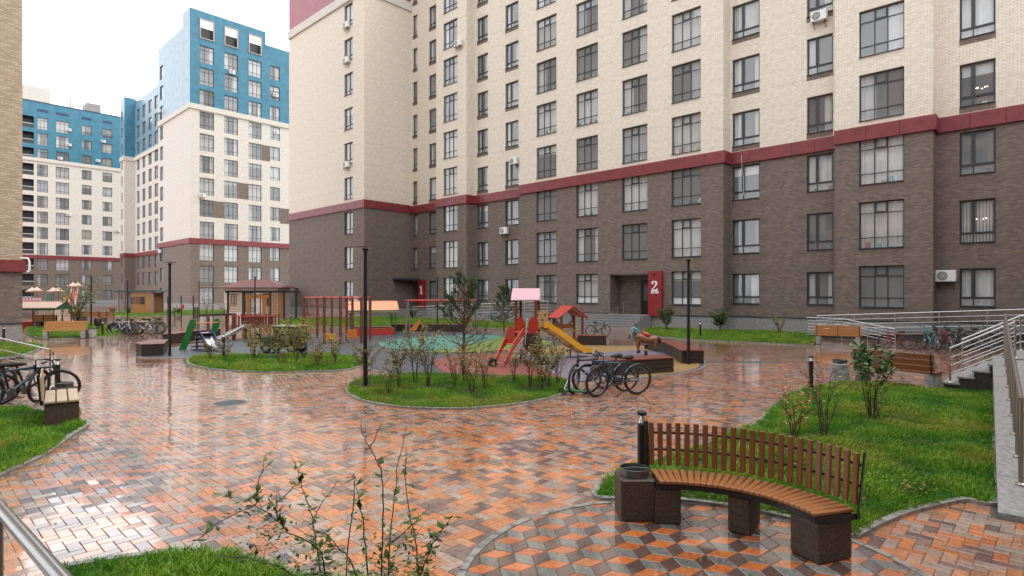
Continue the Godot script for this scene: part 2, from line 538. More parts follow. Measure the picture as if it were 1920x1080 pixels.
var wcache := {}
func win_parts(kind: String, w: float, h: float) -> Dictionary:
	var key := "%s_%.2f_%.2f" % [kind, w, h]
	if wcache.has(key): return wcache[key]
	var cols: Array; var rows: Array
	match kind:
		"big": cols = [0, .345, .635, 1]; rows = [0, .235, .755, 1]
		"small": cols = [0, .38, 1]; rows = [0, .215, 1]
		"mid": cols = [0, .5, 1]; rows = [0, .22, 1]
		"fine": cols = [0, .34, .66, 1]; rows = [0, .23, .76, 1]
		"narrow": cols = [0, 1]; rows = [0, .22, 1]
		_: cols = [0, 1]; rows = [0, 1]
	var z := -.165
	var f := .055
	var b := Bld.new()
	for c in cols.size():
		var e: bool = c == 0 or c == cols.size() - 1
		var x: float = cols[c] * w
		var t := f if e else f * .8
		x = clampf(x, t * .5, w - t * .5)
		b.box(Vector3(x, h * .5, z), Vector3(t, h, .075 if e else .07))
	for r in rows.size():
		var e: bool = r == 0 or r == rows.size() - 1
		var y: float = rows[r] * h
		var t := f if e else f * .75
		y = clampf(y, t * .5, h - t * .5)
		b.box(Vector3(w * .5, y, z), Vector3(w - .02, t, .073 if e else .066))
	var sash := Bld.new()      # the opening leaf has a second, wider frame
	var panes := []
	for c in cols.size() - 1:
		for r in rows.size() - 1:
			var g := Bld.new()
			var x0: float = cols[c] * w + .02; var x1: float = cols[c + 1] * w - .02
			var y0: float = rows[r] * h + .02; var y1: float = rows[r + 1] * h - .02
			g.quad(Vector3(x0, y0, z), Vector3(x1, y0, z), Vector3(x1, y1, z), Vector3(x0, y1, z))
			panes.append(g.mesh())
			if r == rows.size() / 2 and c == mini(1, cols.size() - 2) and kind != "narrow" or (kind == "small" and r == 1 and c == 0):
				for q in [[x0 + .03, (y0 + y1) * .5, .06, y1 - y0], [x1 - .03, (y0 + y1) * .5, .06, y1 - y0]]:
					sash.box(Vector3(q[0], q[1], z + .012), Vector3(q[2], q[3], .07))
				for yy in [y0 + .03, y1 - .03]:
					sash.box(Vector3((x0 + x1) * .5, yy, z + .012), Vector3(x1 - x0 - .12, .06, .068))
	var gl := Bld.new()
	gl.quad(Vector3(.02, .02, z), Vector3(w - .02, .02, z), Vector3(w - .02, h - .02, z), Vector3(.02, h - .02, z))
	var gi := Bld.new()
	gi.quad(Vector3(.03, .03, z - .026), Vector3(w - .03, .03, z - .026), Vector3(w - .03, h - .03, z - .026), Vector3(.03, h - .03, z - .026))
	var room := Bld.new()
	var a := -.01; var d0 := -.25; var d1 := -1.7
	var X0 := -.12; var X1 := w + .12; var Y0 := -.35; var Y1 := h + .08
	room.quad(Vector3(X0, Y0, d1), Vector3(X1, Y0, d1), Vector3(X1, Y1, d1), Vector3(X0, Y1, d1))
	room.quad(Vector3(X0, Y0, d0), Vector3(X0, Y0, d1), Vector3(X0, Y1, d1), Vector3(X0, Y1, d0))
	room.quad(Vector3(X1, Y0, d1), Vector3(X1, Y0, d0), Vector3(X1, Y1, d0), Vector3(X1, Y1, d1))
	room.quad(Vector3(X0, Y0, d0), Vector3(X1, Y0, d0), Vector3(X1, Y0, d1), Vector3(X0, Y0, d1))
	room.quad(Vector3(X0, Y1, d1), Vector3(X1, Y1, d1), Vector3(X1, Y1, d0), Vector3(X0, Y1, d0))
	var sill := Bld.new()
	sill.bev(Vector3(w * .5, .004, -.03), Vector3(w - .004, .03, .20), .008)
	var dct := {"frame": b.mesh(), "panes": panes, "glazing": gl.mesh(), "inner": gi.mesh(), "room": room.mesh(), "sill": sill.mesh(), "cur": []}
	if sash.v.size(): dct.sash = sash.mesh()
	# curtains: folded cloth; 0 full, 1 left third, 2 right third, 3 both sides, 4 vertical blinds, 5 short blind at the top
	for k in 6:
		var cb := Bld.new()
		var spans := [[[0.0, 1.0]], [[0.0, .36]], [[.62, 1.0]], [[0.0, .24], [.76, 1.0]], [[0.0, 1.0]], [[0.0, 1.0]]]
		for sp in spans[k]:
			if k == 4:
				var nb := int(w / .11)
				for i in nb:
					var xc := (i + .5) * w / nb
					cb.box(Vector3(xc, h * .5, -.36), Vector3(.085, h - .02, .004), Basis(Vector3.UP, .5))
			elif k == 5:
				cb.box(Vector3(w * .5, h * .86, -.30), Vector3(w - .04, h * .28, .01))
			else:
				var N := int((sp[1] - sp[0]) * w / .045) + 2
				for i in N:
					var xa: float = (sp[0] + (sp[1] - sp[0]) * i / N) * w
					var xb: float = (sp[0] + (sp[1] - sp[0]) * (i + 1) / N) * w
					var za := -.36 + .03 * sin(i * 1.25) + .012 * sin(i * .37)
					var zb := -.36 + .03 * sin((i + 1) * 1.25) + .012 * sin((i + 1) * .37)
					cb.quad(Vector3(xa, -.05, za), Vector3(xb, -.05, zb), Vector3(xb, h, zb), Vector3(xa, h, za))
		dct.cur.append(cb.mesh())
	wcache[key] = dct
	return dct

var panes_built := 0
# a window in a wall whose outer lower left corner of the opening is at o
func window(parent: Node, o: Vector3, u: Vector3, w: float, h: float, kind: String, r: RandomNumberGenerator, near := 0, film := 0) -> MeshInstance3D:
	var d := win_parts(kind, w, h)
	var n := u.cross(Vector3.UP)
	var wd := part(parent, "window", d.frame, M.frame, Transform3D(Basis(u, Vector3.UP, n), o))
	if d.has("sash") and near: part(wd, "sash", d.sash, M.frame)
	if near == 2 and panes_built < 290:
		for p in d.panes:
			part(wd, "pane", p, M.glass, Transform3D(Basis(Vector3.UP, r.randfn() * .003) * Basis(Vector3.RIGHT, r.randfn() * .003), Vector3.ZERO))
			panes_built += 1
	else:
		part(wd, "glazing", d.glazing, M.glass)
	part(wd, "inner_glazing", d.inner, M.glass)
	if near and r.randf() < .4:      # pots, boxes and books on the inner sill
		for q in r.randi_range(1, 4):
			var ib := Bld.new()
			var hh := r.randf_range(.10, .32)
			var xx := r.randf_range(.15, w - .15)
			if r.randf() < .5: ib.bev(Vector3(xx, .06 + hh * .5, -.29), Vector3(r.randf_range(.1, .3), hh, .1), .01)
			else: ib.lathe([Vector2(0, .06), Vector2(.06, .06), Vector2(.085, .06 + hh * .6), Vector2(.05, .06 + hh), Vector2(0, .06 + hh)], 10, Transform3D(Basis(), Vector3(xx, 0, -.29)))
			part(wd, "sill_ornament", ib, M[["play_tan", "white_plastic", "play_green_dark", "leather_red", "cyan", "camo_green"][r.randi() % 6]])
	var t := r.randf()
	var room := 0 if t < .25 else 1 if t < .6 else 2 if t < .72 else 3 if t < .9 else 4
	part(wd, "room", d.room, M["room%d" % room])
	t = r.randf()
	var k := -1
	if t < .26: k = 0
	elif t < .38: k = 1
	elif t < .50: k = 2
	elif t < .70: k = 3
	elif t < .76: k = 4
	elif t < .84: k = 5
	if k >= 0:
		t = r.randf()
		var cm := 0 if t < .5 else 1 if t < .75 else 2 if t < .87 else 3 if t < .95 else 4
		part(wd, "curtain" if k < 4 else "blind", d.cur[k], M["curtain%d" % cm])
	if near: part(wd, "sill", d.sill, M.frame)
	if film:
		var fb := Bld.new()
		fb.quad(Vector3(.05, .05, -.20), Vector3(w - .05, .05, -.20), Vector3(w - .05, h * .235, -.20), Vector3(.05, h * .235, -.20))
		part(wd, "window_film", fb, M.film)
	return wd

# one plane of a facade. zones: [name, material, v0, v1]; cols: [u, width, kind, y of the tops (ground floor), step, height, ground height, floors list]
func facade(bld: Node, o: Vector3, u: Vector3, w: float, zones: Array, wins: Array, r: RandomNumberGenerator, near := 0, extra := []) -> void:
	var op := []
	for q in wins: op.append([q[0], q[1], q[0] + q[2], q[1] + q[3]])
	for q in extra: op.append(q)
	var off := o.x + o.z
	for z in zones: wall(bld, z[0], z[1], o, u, w, z[2], z[3], op, .22, off)
	for q in wins:
		var nr := near
		if q.size() > 5: nr = q[5]
		window(bld, o + u * q[0] + Vector3.UP * q[1], u, q[2], q[3], q[4], r, nr, 1 if (near and q[1] < 2.0 and r.randf() < .45) else 0)
		if q.size() > 6:       # dark infill panel under the window
			var pb := Bld.new()
			pb.box(Vector3(q[2] * .5, -.15, .0), Vector3(q[2] + .02, .27, .02))
			part(bld, "sill_panel", pb, M.brown_brick, Transform3D(Basis(u, Vector3.UP, u.cross(Vector3.UP)), o + u * q[0] + Vector3.UP * q[1]))

func band(bld: Node, nm: String, m: Material, a: Vector3, u: Vector3, w: float, h: float, out: float, pitch := 1.25, e0 := 0.0, e1 := 0.0) -> void:
	var n := u.cross(Vector3.UP)
	var cnt := maxi(1, int(round((w + e0 + e1) / pitch)))
	var pw := (w + e0 + e1) / cnt
	var b := Bld.new()
	b.bev(Vector3.ZERO, Vector3(pw - .008, h, out), .01)
	var me := b.mesh()
	for i in cnt:
		part(bld, nm, me, m, Transform3D(Basis(u, Vector3.UP, n), a + u * (-e0 + pw * (i + .5)) + n * (out * .5 + .002) + Vector3.UP * h * .5))

func solid(parent: Node, nm: String, m: Material, c0: Vector3, c1: Vector3) -> MeshInstance3D:
	var b := Bld.new()
	b.box((c0 + c1) * .5, (c1 - c0).abs())
	return part(parent, nm, b, m)

const S := 3.23
const ZP := Vector3(0, 0, 1)
const XP := Vector3(1, 0, 0)

func build_main_building() -> void:
	var r := RandomNumberGenerator.new()
	r.seed = 501
	var bl := thing("apartment_building", "cream and brown brick apartment block with red band and two numbered entrances", "building", Vector3.ZERO)
	var X1 := 33.74; var X2 := 34.7; var XT := 29.5
	var TOP := 36.0
	var zones := [["plinth", M.stone, 0.0, .82], ["brown_brick_wall", M.brown_brick, .82, 9.92], ["cream_brick_wall", M.cream_brick, 9.92, TOP]]
	# z runs from the far end to the near end; each section: [z0, z1, x, windows]
	# windows of the projecting bays are large, those of the recesses small with a dark panel below
	var bay := func(list: Array, z0: float, near: int) -> Array:
		var out := []
		for c in list:
			for k in 11:
				if c.size() > 2 and k == 0 and c[2] == 1: continue
				var h := 2.10 if k == 0 else 2.36
				var top := 3.58 + S * k
				if top > TOP - .4: continue
				out.append([c[0] - z0, top - h, c[1] - c[0], h, "big", near if k < 8 else mini(near, 1)])
		return out
	var rec := func(list: Array, z0: float, kind: String, near: int) -> Array:
		var out := []
		for c in list:
			for k in 11:
				if c.size() > 2 and k == 0 and c[2] == 1: continue
				var h := 1.80 if k == 0 else 2.02
				var top := 3.37 + 3.215 * k
				if top > TOP - .4: continue
				var q := [c[0] - z0, top - h, c[1] - c[0], h, kind, near if k < 8 else mini(near, 1)]
				if k > 2: q.append(1)
				out.append(q)
		return out
	# right-hand recess, bay G, recess with E and F, the big bay A to D with the door of entrance 2
	facade(bl, Vector3(X2, 0, -4.4), ZP, 10.4, zones, rec.call([[-3.5, -2.18], [1.2, 2.6]], -4.4, "small", 2), r, 2)
	facade(bl, Vector3(X1, 0, -8.6), ZP, 4.2, zones, bay.call([[-7.49, -5.55]], -8.6, 2), r, 2)
	facade(bl, Vector3(X2, 0, -14.56), ZP, 5.96, zones, rec.call([[-14.42, -12.8], [-10.24, -8.93]], -14.56, "small", 2), r, 2)
	facade(bl, Vector3(X1, 0, -30.9), ZP, 16.34, zones, bay.call([[-17.91, -15.96], [-21.55, -19.62, 1], [-25.4, -23.5], [-29.17, -27.2]], -30.9, 2), r, 1, [[8.39, .82, 11.47, 3.5]])
	facade(bl, Vector3(X2, 0, -37.06), ZP, 6.16, zones, rec.call([[-36.75, -35.42], [-33.37, -31.91]], -37.06, "small", 1), r, 1)
	facade(bl, Vector3(X1, 0, -41.1), ZP, 4.04, zones, bay.call([[-40.12, -38.22]], -41.1, 1), r, 1)
	facade(bl, Vector3(X2, 0, -46.17), ZP, 5.07, zones, rec.call([[-45.82, -45.11, 1], [-43.33, -42.28]], -46.17, "narrow", 1), r, 1, [[.1, .82, 1.3, 3.4]])
	# side faces of the bays
	for q in [[-4.4, X1], [-14.56, X1], [-37.06, X1]]:
		facade(bl, Vector3(q[1], 0, q[0]), XP, X2 - X1, zones, [], r)
	for z in [-8.6, -30.9, -41.1]:
		for zn in zones: wall(bl, zn[0], zn[1], Vector3(X2, 0, z), -XP, X2 - X1, zn[2], zn[3], [])
	# tower at the far end
	var tz := [["plinth", M.stone, 0.0, .82], ["brown_brick_wall", M.brown_brick, .82, 10.0], ["cream_brick_wall", M.cream_brick, 10.0, 29.6]]
	facade(bl, Vector3(XT, 0, -46.17), XP, X2 - XT, tz, [], r)
	var tw := []
	for k in 9:
		var h := 1.8 if k == 0 else 2.05
		tw.append([60.8 - 49.6, 3.3 + S * 1.012 * k - h, 1.5, h, "mid", 1])
	facade(bl, Vector3(XT, 0, -60.8), ZP, 14.63, tz, tw, r, 1)
	for zz in [[Vector3(XT, 0, -60.8), ZP, 14.63], [Vector3(XT, 0, -46.17), XP, X2 - XT]]:
		wall(bl, "red_upper_wall", M.red_tower, zz[0], zz[1], zz[2], 30.45, 42.0, [])
		band(bl, "cornice", M.plaster, zz[0] + Vector3(0, 29.6, 0), zz[1], zz[2], .85, .16, 30.0, .16 if zz[1] == XP else 0.0, .16 if zz[1] == ZP else 0.0)
	wall(bl, "cream_brick_wall", M.cream_brick, Vector3(45, 0, -60.8), -XP, 15.5, 0, 42, [])
	# red band: goes round every bay
	var B0 := 9.92; var BH := .72; var BO := .14
	for q in [[Vector3(X2, B0, -4.4), ZP, 10.4, 0.0, 0.0], [Vector3(X1, B0, -8.6), ZP, 4.2, 0.0, BO], [Vector3(X2, B0, -14.56), ZP, 5.96, 0.0, 0.0], [Vector3(X1, B0, -30.9), ZP, 16.34, 0.0, BO], [Vector3(X2, B0, -37.06), ZP, 6.16, 0.0, 0.0], [Vector3(X1, B0, -41.1), ZP, 4.04, 0.0, BO], [Vector3(X2, B0, -46.17), ZP, 5.07, 0.0, 0.0], [Vector3(XT, B0 + .1, -60.8), ZP, 14.63, 0.0, BO], [Vector3(X1, B0, -4.4), XP, .96, 0.0, -BO], [Vector3(X1, B0, -14.56), XP, .96, 0.0, -BO], [Vector3(X1, B0, -37.06), XP, .96, 0.0, -BO], [Vector3(XT, B0 + .1, -46.17), XP, 5.2, 0.0, -BO]]:
		band(bl, "band_panel", M.red_band, q[0], q[1], q[2], BH, BO, 1.3, q[3], q[4])
	for q in [[Vector3(X2, .80, -4.4), ZP, 10.4], [Vector3(X1, .80, -8.6), ZP, 4.2], [Vector3(X2, .80, -14.56), ZP, 5.96], [Vector3(X1, .80, -19.4), ZP, 4.84], [Vector3(X1, .80, -30.9), ZP, 8.3], [Vector3(X2, .80, -37.06), ZP, 6.16], [Vector3(X1, .80, -41.1), ZP, 4.04], [Vector3(XT, .80, -60.8), ZP, 14.63], [Vector3(XT, .80, -46.17), XP, 5.2]]:
		band(bl, "plinth_cap", M.frame, q[0], q[1], q[2], .06, .05, 2.5)
	# inner body and roofs
	solid(bl, "building_core", M.plaster, Vector3(36.6, 0, -60.5), Vector3(46, 35.9, 6))
	solid(bl, "roof", M.stone, Vector3(33.74, 36.0, -46.2), Vector3(46, 36.5, 6))
	solid(bl, "roof", M.stone, Vector3(29.5, 42.0, -60.8), Vector3(46, 42.4, -46.17))
	# entrance 2: recess, door, lamp
	var lob := Bld.new()
	var z0 := -22.51; var z1 := -19.43; var y1 := 3.5; var y0 := .80; var xd := 35.0
	lob.quad(Vector3(xd, y0, z0), Vector3(xd, y0, z1), Vector3(xd, y1, z1), Vector3(xd, y1, z0), Vector2(z0, y0), Vector2(z1, y0), Vector2(z1, y1), Vector2(z0, y1))
	lob.quad(Vector3(X1 + .2, y0, z0), Vector3(xd, y0, z0), Vector3(xd, y1, z0), Vector3(X1 + .2, y1, z0), Vector2(0, y0), Vector2(1.1, y0), Vector2(1.1, y1), Vector2(0, y1))
	lob.quad(Vector3(xd, y0, z1), Vector3(X1 + .2, y0, z1), Vector3(X1 + .2, y1, z1), Vector3(xd, y1, z1), Vector2(0, y0), Vector2(1.1, y0), Vector2(1.1, y1), Vector2(0, y1))
	part(bl, "entrance_niche", lob, M.brown_brick)
	solid(bl, "niche_ceiling", M.plaster, Vector3(X1 + .2, y1 - .05, z0), Vector3(xd, y1 + .1, z1))
	var door := door_mesh(bl, Vector3(xd - .02, .8, -20.72), ZP, 1.05, 2.3)
	var lm := Bld.new()
	lm.lathe([Vector2(0, 0), Vector2(.09, .02), Vector2(.10, .06), Vector2(.0, .10)], 12, Transform3D(Basis(Vector3.FORWARD, PI / 2), Vector3(xd - .03, 3.2, -20.2)))
	part(bl, "ceiling_lamp", lm, M.lamp_glass)
	# entrance 1: dark niche in the corner beside the tower
	var n1 := Bld.new()
	n1.quad(Vector3(35.9, .8, -46.07), Vector3(35.9, .8, -44.87), Vector3(35.9, 3.4, -44.87), Vector3(35.9, 3.4, -46.07))
	n1.quad(Vector3(34.9, .8, -46.07), Vector3(35.9, .8, -46.07), Vector3(35.9, 3.4, -46.07), Vector3(34.9, 3.4, -46.07))
	n1.quad(Vector3(35.9, .8, -44.87), Vector3(34.9, .8, -44.87), Vector3(34.9, 3.4, -44.87), Vector3(35.9, 3.4, -44.87))
	part(bl, "entrance_niche", n1, M.brown_brick)
	solid(bl, "niche_ceiling", M.plaster, Vector3(34.9, 3.35, -46.07), Vector3(35.9, 3.5, -44.87))
	door_mesh(bl, Vector3(35.88, .8, -46.0), ZP, 1.0, 2.2)
	solid(bl, "door_canopy", M.frame, Vector3(32.6, 3.45, -46.15), Vector3(34.68, 3.62, -44.75))
	# lit chandeliers behind a few panes
	for q in [Vector3(X2 + .9, 12.0, -2.75), Vector3(X2 + .9, 5.75, -2.8), Vector3(X1 + .9, 5.9, -24.1), Vector3(X1 + .9, 9.0, -6.2)]:
		var lb := Bld.new()
		for k in 5: lb.lathe([Vector2(0, -.03), Vector2(.03, 0), Vector2(0, .03)], 8, Transform3D(Basis(), q + Vector3(cos(k * 1.257) * .16, .03 * sin(k * 2.0), sin(k * 1.257) * .22)))
		part(bl, "chandelier", lb, M.bulb)
	# fallen-loose cable on the recess wall
	var cb := Bld.new()
	cb.tube([Vector3(X2 - .15, 10.4, -13.8), Vector3(X2 - .2, 9.6, -13.75), Vector3(X2 - .04, 9.0, -13.72), Vector3(X2 - .03, 8.0, -13.73)], .012, 5)
	part(bl, "loose_cable", cb, M.white_plastic)

func door_mesh(bl: Node, o: Vector3, u: Vector3, w: float, h: float) -> MeshInstance3D:
	var n := u.cross(Vector3.UP)
	var b := Bld.new()
	b.bev(Vector3(w * .5, h * .5, .03), Vector3(w, h, .06), .01)
	var d := part(bl, "door", b, M.door_dark, Transform3D(Basis(u, Vector3.UP, n), o))
	var f := Bld.new()
	for q in [[-.05, h * .5, .1, h + .1], [w + .05, h * .5, .1, h + .1]]: f.box(Vector3(q[0], q[1], .04), Vector3(q[2], q[3], .12))
	f.box(Vector3(w * .5, h + .05, .04), Vector3(w - .004, .1, .118))
	part(d, "door_frame", f, M.frame)
	var hd := Bld.new()
	hd.bar(Vector3(w - .12, .8, .11), Vector3(w - .12, 1.4, .11), .016)
	hd.bar(Vector3(w - .12, .85, .05), Vector3(w - .12, .85, .11), .01)
	hd.bar(Vector3(w - .12, 1.35, .05), Vector3(w - .12, 1.35, .11), .01)
	part(d, "handle", hd, M.steel)
	var gl := Bld.new()
	gl.quad(Vector3(.15, .9, .064), Vector3(w - .2, .9, .064), Vector3(w - .2, h - .25, .064), Vector3(.15, h - .25, .064))
	part(d, "pane", gl, M.glass)
	return d

func text_mesh(s: String, size: float, depth: float, serif := true) -> TextMesh:
	var t := TextMesh.new()
	var f := SystemFont.new()
	f.font_names = PackedStringArray(["Droid Serif" if serif else "Droid Sans"])
	f.font_weight = 700
	t.font = f
	t.text = s
	t.font_size = 64
	t.pixel_size = size / 64.0
	t.depth = depth
	return t

func entrance_sign(o: Vector3, w: float, h: float, num: String, flats: String, label: String) -> void:
	var t := thing("entrance_sign", label, "sign", o, 0.0, "red entrance signs")
	t.basis = Basis(ZP, Vector3.UP, ZP.cross(Vector3.UP))
	var b := Bld.new()
	b.bev(Vector3(w * .5, h * .5, .09), Vector3(w, h, .18), .012)
	part(t, "sign_panel", b, M.red_sign)
	part(t, "number", text_mesh(num, .92, .02), M.white_paint, Transform3D(Basis(), Vector3(w * .5, h * .66, .185)))
	part(t, "flat_numbers", text_mesh(flats, .235, .02, false), M.white_paint, Transform3D(Basis(), Vector3(w * .5, h * .525, .185)))
	var c := Bld.new()
	c.lathe([Vector2(.05, 0), Vector2(.07, .03), Vector2(.07, .09), Vector2(0, .12)], 12, Transform3D(Basis(Vector3.RIGHT, PI / 2), Vector3(w * .45, h * .93, .18)))
	part(t, "spot_lamp", c, M.black_metal)

func build_far_buildings() -> void:
	var r := RandomNumberGenerator.new()
	r.seed = 733
	# tall blue-topped block: face towards +z and towards -x
	var bl := thing("apartment_building", "tall apartment block with bright blue top storeys and stepped parapet", "building")
	var Z0 := -91.37; var X0 := 29.5; var X9 := 48.0
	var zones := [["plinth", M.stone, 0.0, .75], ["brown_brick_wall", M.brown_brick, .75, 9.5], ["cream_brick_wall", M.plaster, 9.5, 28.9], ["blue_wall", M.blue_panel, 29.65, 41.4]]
	var w := []
	var cols := [[1.3, 2.0], [4.75, 2.0], [8.35, 2.0], [11.7, 1.6]]
	for c in cols.size():
		for k in 12:
			if k == 0 and c > 1: continue
			var top: float = 3.05 + S * .995 * k
			var h := 2.5 if c < 3 else 2.15
			w.append([cols[c][0], top - h + (.15 if k == 0 else 0.0), cols[c][1], h - (.15 if k == 0 else 0.0), "fine" if c < 3 else "small", 0])
	var roofwins := []
	for c in 3: roofwins.append([cols[c][0], 39.4, cols[c][0] + 2.0, 42.3])
	facade(bl, Vector3(X0, 0, Z0), XP, X9 - X0, zones, w, r, 0, roofwins)
	# raised parapet with three open frames through which the sky shows
	wall(bl, "blue_wall", M.blue_panel, Vector3(X0, 0, Z0), XP, 11.0, 41.4, 43.4, roofwins)
	for q in roofwins:
		var fb := Bld.new()
		for s in [[q[0] + .06, (q[1] + q[3]) * .5, .12, q[3] - q[1]], [q[2] - .06, (q[1] + q[3]) * .5, .12, q[3] - q[1]]]: fb.box(Vector3(s[0], s[1], .0), Vector3(s[2], s[3], .3))
		for yy in [q[1] + .06, q[3] - .06]: fb.box(Vector3((q[0] + q[2]) * .5, yy, 0), Vector3(q[2] - q[0] - .24, .12, .29))
		part(bl, "roof_frame", fb, M.roof_trim, Transform3D(Basis(), Vector3(X0, 0, Z0)))
	solid(bl, "roof_screen", M.frame, Vector3(X0 + .8, 38.9, Z0 - .8), Vector3(X0 + 11, 41.25, Z0 - .6))
	band(bl, "cornice", M.plaster, Vector3(X0, 28.9, Z0), XP, X9 - X0, .75, .2, 20.0, .2)
	band(bl, "band_panel", M.red_band, Vector3(X0, 9.45, Z0), XP, X9 - X0, .75, .16, 2.6, .16)
	# face towards -x
	var lw := []
	var ZE := -105.8
	for k in 12:
		var top: float = 3.05 + S * .995 * k
		lw.append([.75, top - 2.2, 1.6, 2.2, "narrow", 0])
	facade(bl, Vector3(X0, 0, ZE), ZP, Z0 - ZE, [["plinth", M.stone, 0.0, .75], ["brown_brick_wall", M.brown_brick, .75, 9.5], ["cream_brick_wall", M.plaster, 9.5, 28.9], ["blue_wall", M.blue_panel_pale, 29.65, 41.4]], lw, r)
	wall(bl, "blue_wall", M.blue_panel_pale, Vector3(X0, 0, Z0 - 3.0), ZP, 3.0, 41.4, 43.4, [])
	band(bl, "cornice", M.plaster, Vector3(X0, 28.9, ZE), ZP, Z0 - ZE, .75, .2, 20.0, .0, .2)
	band(bl, "band_panel", M.red_band, Vector3(X0, 9.45, ZE), ZP, Z0 - ZE, .75, .16, 2.6, .0, .16)
	# brown panels between windows
	for q in [[10.37, 23.08, 1.31, 2.44], [6.77, 16.65, 1.56, 2.44], [3.32, 13.43, 1.41, 2.44], [13.32, 13.43, 2.2, 2.44]]:
		var pb := Bld.new()
		pb.box(Vector3(q[0] + q[2] * .5, q[1] + q[3] * .5, .012), Vector3(q[2], q[3], .03))
		part(bl, "wall_panel", pb, M.brown_brick, Transform3D(Basis(), Vector3(X0, 0, Z0)))
	solid(bl, "building_core", M.plaster, Vector3(X0 + 2.2, 0, ZE), Vector3(X9, 39.0, Z0 - 2.2))
	solid(bl, "roof", M.stone, Vector3(X0 + .3, 38.6, ZE), Vector3(X9, 38.9, Z0 - .9))
	wall(bl, "blue_wall", M.blue_panel, Vector3(X9, 0, ZE), -XP, X9 - X0, 0, 41.4, [])

	# middle block, set back
	var XM := 33.4; var ZM := -134.7
	var b2 := thing("apartment_building", "narrow pale blue-topped block set back between two taller wings", "building")
	var mw := []
	for c in [[1.4, 1.7], [5.0, 1.9], [8.9, 2.0], [12.6, 2.1], [24.0, 1.6]]:
		for k in 12:
			if k == 0: continue
			mw.append([c[0], 3.0 + S * k - 2.4, c[1], 2.4, "mid", 0])
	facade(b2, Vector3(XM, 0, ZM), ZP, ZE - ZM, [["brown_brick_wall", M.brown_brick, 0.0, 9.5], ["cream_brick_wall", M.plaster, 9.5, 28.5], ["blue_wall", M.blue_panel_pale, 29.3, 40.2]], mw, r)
	band(b2, "cornice", M.plaster, Vector3(XM, 28.5, ZM), ZP, ZE - ZM, .8, .2, 20.0)
	band(b2, "band_panel", M.red_band, Vector3(XM, 9.4, ZM), ZP, ZE - ZM, .75, .16, 2.6)
	solid(b2, "building_core", M.plaster, Vector3(XM + 2.2, 0, ZM), Vector3(XM + 14, 38, ZE))
	solid(b2, "roof", M.stone, Vector3(XM + .3, 39.4, ZM), Vector3(XM + 14, 39.8, ZE))
	# stair block at its end
	var XS := 31.6; var ZS := -137.6
	var sw := []
	for k in 12: sw.append([.6, 2.9 + S * k - 2.0, .9, 2.0, "narrow", 0])
	facade(b2, Vector3(XS, 0, ZM), XP, XM - XS, [["brown_brick_wall", M.brown_brick, 0.0, 9.5], ["cream_brick_wall", M.plaster, 9.5, 28.5], ["blue_wall", M.blue_panel, 29.3, 41.0]], [], r)
	facade(b2, Vector3(XS, 0, ZS), ZP, ZM - ZS, [["brown_brick_wall", M.brown_brick, 0.0, 9.5], ["cream_brick_wall", M.plaster, 9.5, 28.5], ["blue_wall", M.blue_panel_pale, 29.3, 41.0]], sw, r)
	for q in [[Vector3(XS, 28.5, ZM), XP, XM - XS], [Vector3(XS, 28.5, ZS), ZP, ZM - ZS]]:
		band(b2, "cornice", M.plaster, q[0], q[1], q[2], .8, .2, 20.0, .2 if q[1] == XP else 0.0, .2 if q[1] == ZP else 0.0)
		band(b2, "band_panel", M.red_band, q[0] - Vector3(0, 19.1, 0), q[1], q[2], .75, .16, 2.6)
	solid(b2, "roof", M.stone, Vector3(XS + .2, 40.6, ZS), Vector3(XM + 10, 40.9, ZM - .2))

	# far wing across the end of the court
	var ZF := -153.5; var XA := 4.0; var XB := 46.0
	var b3 := thing("apartment_building", "far wing with blue top storeys and a column of open loggias", "building")
	var fw := []
	var logg := []
	for k in 12:
		var top: float = 2.95 + S * k
		logg.append([18.2 - XA, top - 2.35, 20.12 - XA, top])
		for c in [[20.65, 1.75, "fine"], [23.7, 2.25, "fine"], [28.15, 1.75, "small"], [31.9, 1.8, "small"], [12.0, 2.2, "fine"], [15.5, 1.9, "fine"]]:
			if k == 0 and c[0] != 31.9 and c[0] != 28.15: continue
			fw.append([c[0] - XA, top - (2.45 if c[2] == "fine" else 2.05), c[1], 2.45 if c[2] == "fine" else 2.05, c[2], 0])
	var fz := [["plinth", M.stone, 0.0, .7], ["brown_brick_wall", M.brown_brick, .7, 9.4], ["cream_brick_wall", M.plaster, 9.4, 29.4], ["blue_wall", M.blue_panel, 30.1, 41.6]]
	facade(b3, Vector3(XA, 0, ZF), XP, XB - XA, fz, fw, r, 0, logg)
	for q in logg:
		var lb := Bld.new()
		var x0: float = XA + q[0]; var x1: float = XA + q[2]
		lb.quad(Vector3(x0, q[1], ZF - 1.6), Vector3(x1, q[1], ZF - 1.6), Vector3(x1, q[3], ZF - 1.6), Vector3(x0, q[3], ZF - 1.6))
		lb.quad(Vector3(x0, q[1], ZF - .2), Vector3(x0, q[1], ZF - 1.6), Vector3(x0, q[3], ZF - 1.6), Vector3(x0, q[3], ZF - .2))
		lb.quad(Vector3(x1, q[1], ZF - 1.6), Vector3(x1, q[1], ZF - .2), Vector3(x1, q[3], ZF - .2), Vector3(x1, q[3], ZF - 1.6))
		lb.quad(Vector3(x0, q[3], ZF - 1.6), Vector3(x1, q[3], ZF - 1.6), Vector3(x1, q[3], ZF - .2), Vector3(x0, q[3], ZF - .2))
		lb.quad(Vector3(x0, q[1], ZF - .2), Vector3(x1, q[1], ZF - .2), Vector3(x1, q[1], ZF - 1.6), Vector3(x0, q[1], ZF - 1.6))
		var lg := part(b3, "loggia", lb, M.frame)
		var rb := Bld.new()
		rb.box(Vector3((x0 + x1) * .5, q[1] + .85, ZF - .1), Vector3(x1 - x0, .09, .05))
		part(lg, "rail", rb, M.white_plastic)
		var pb := Bld.new()
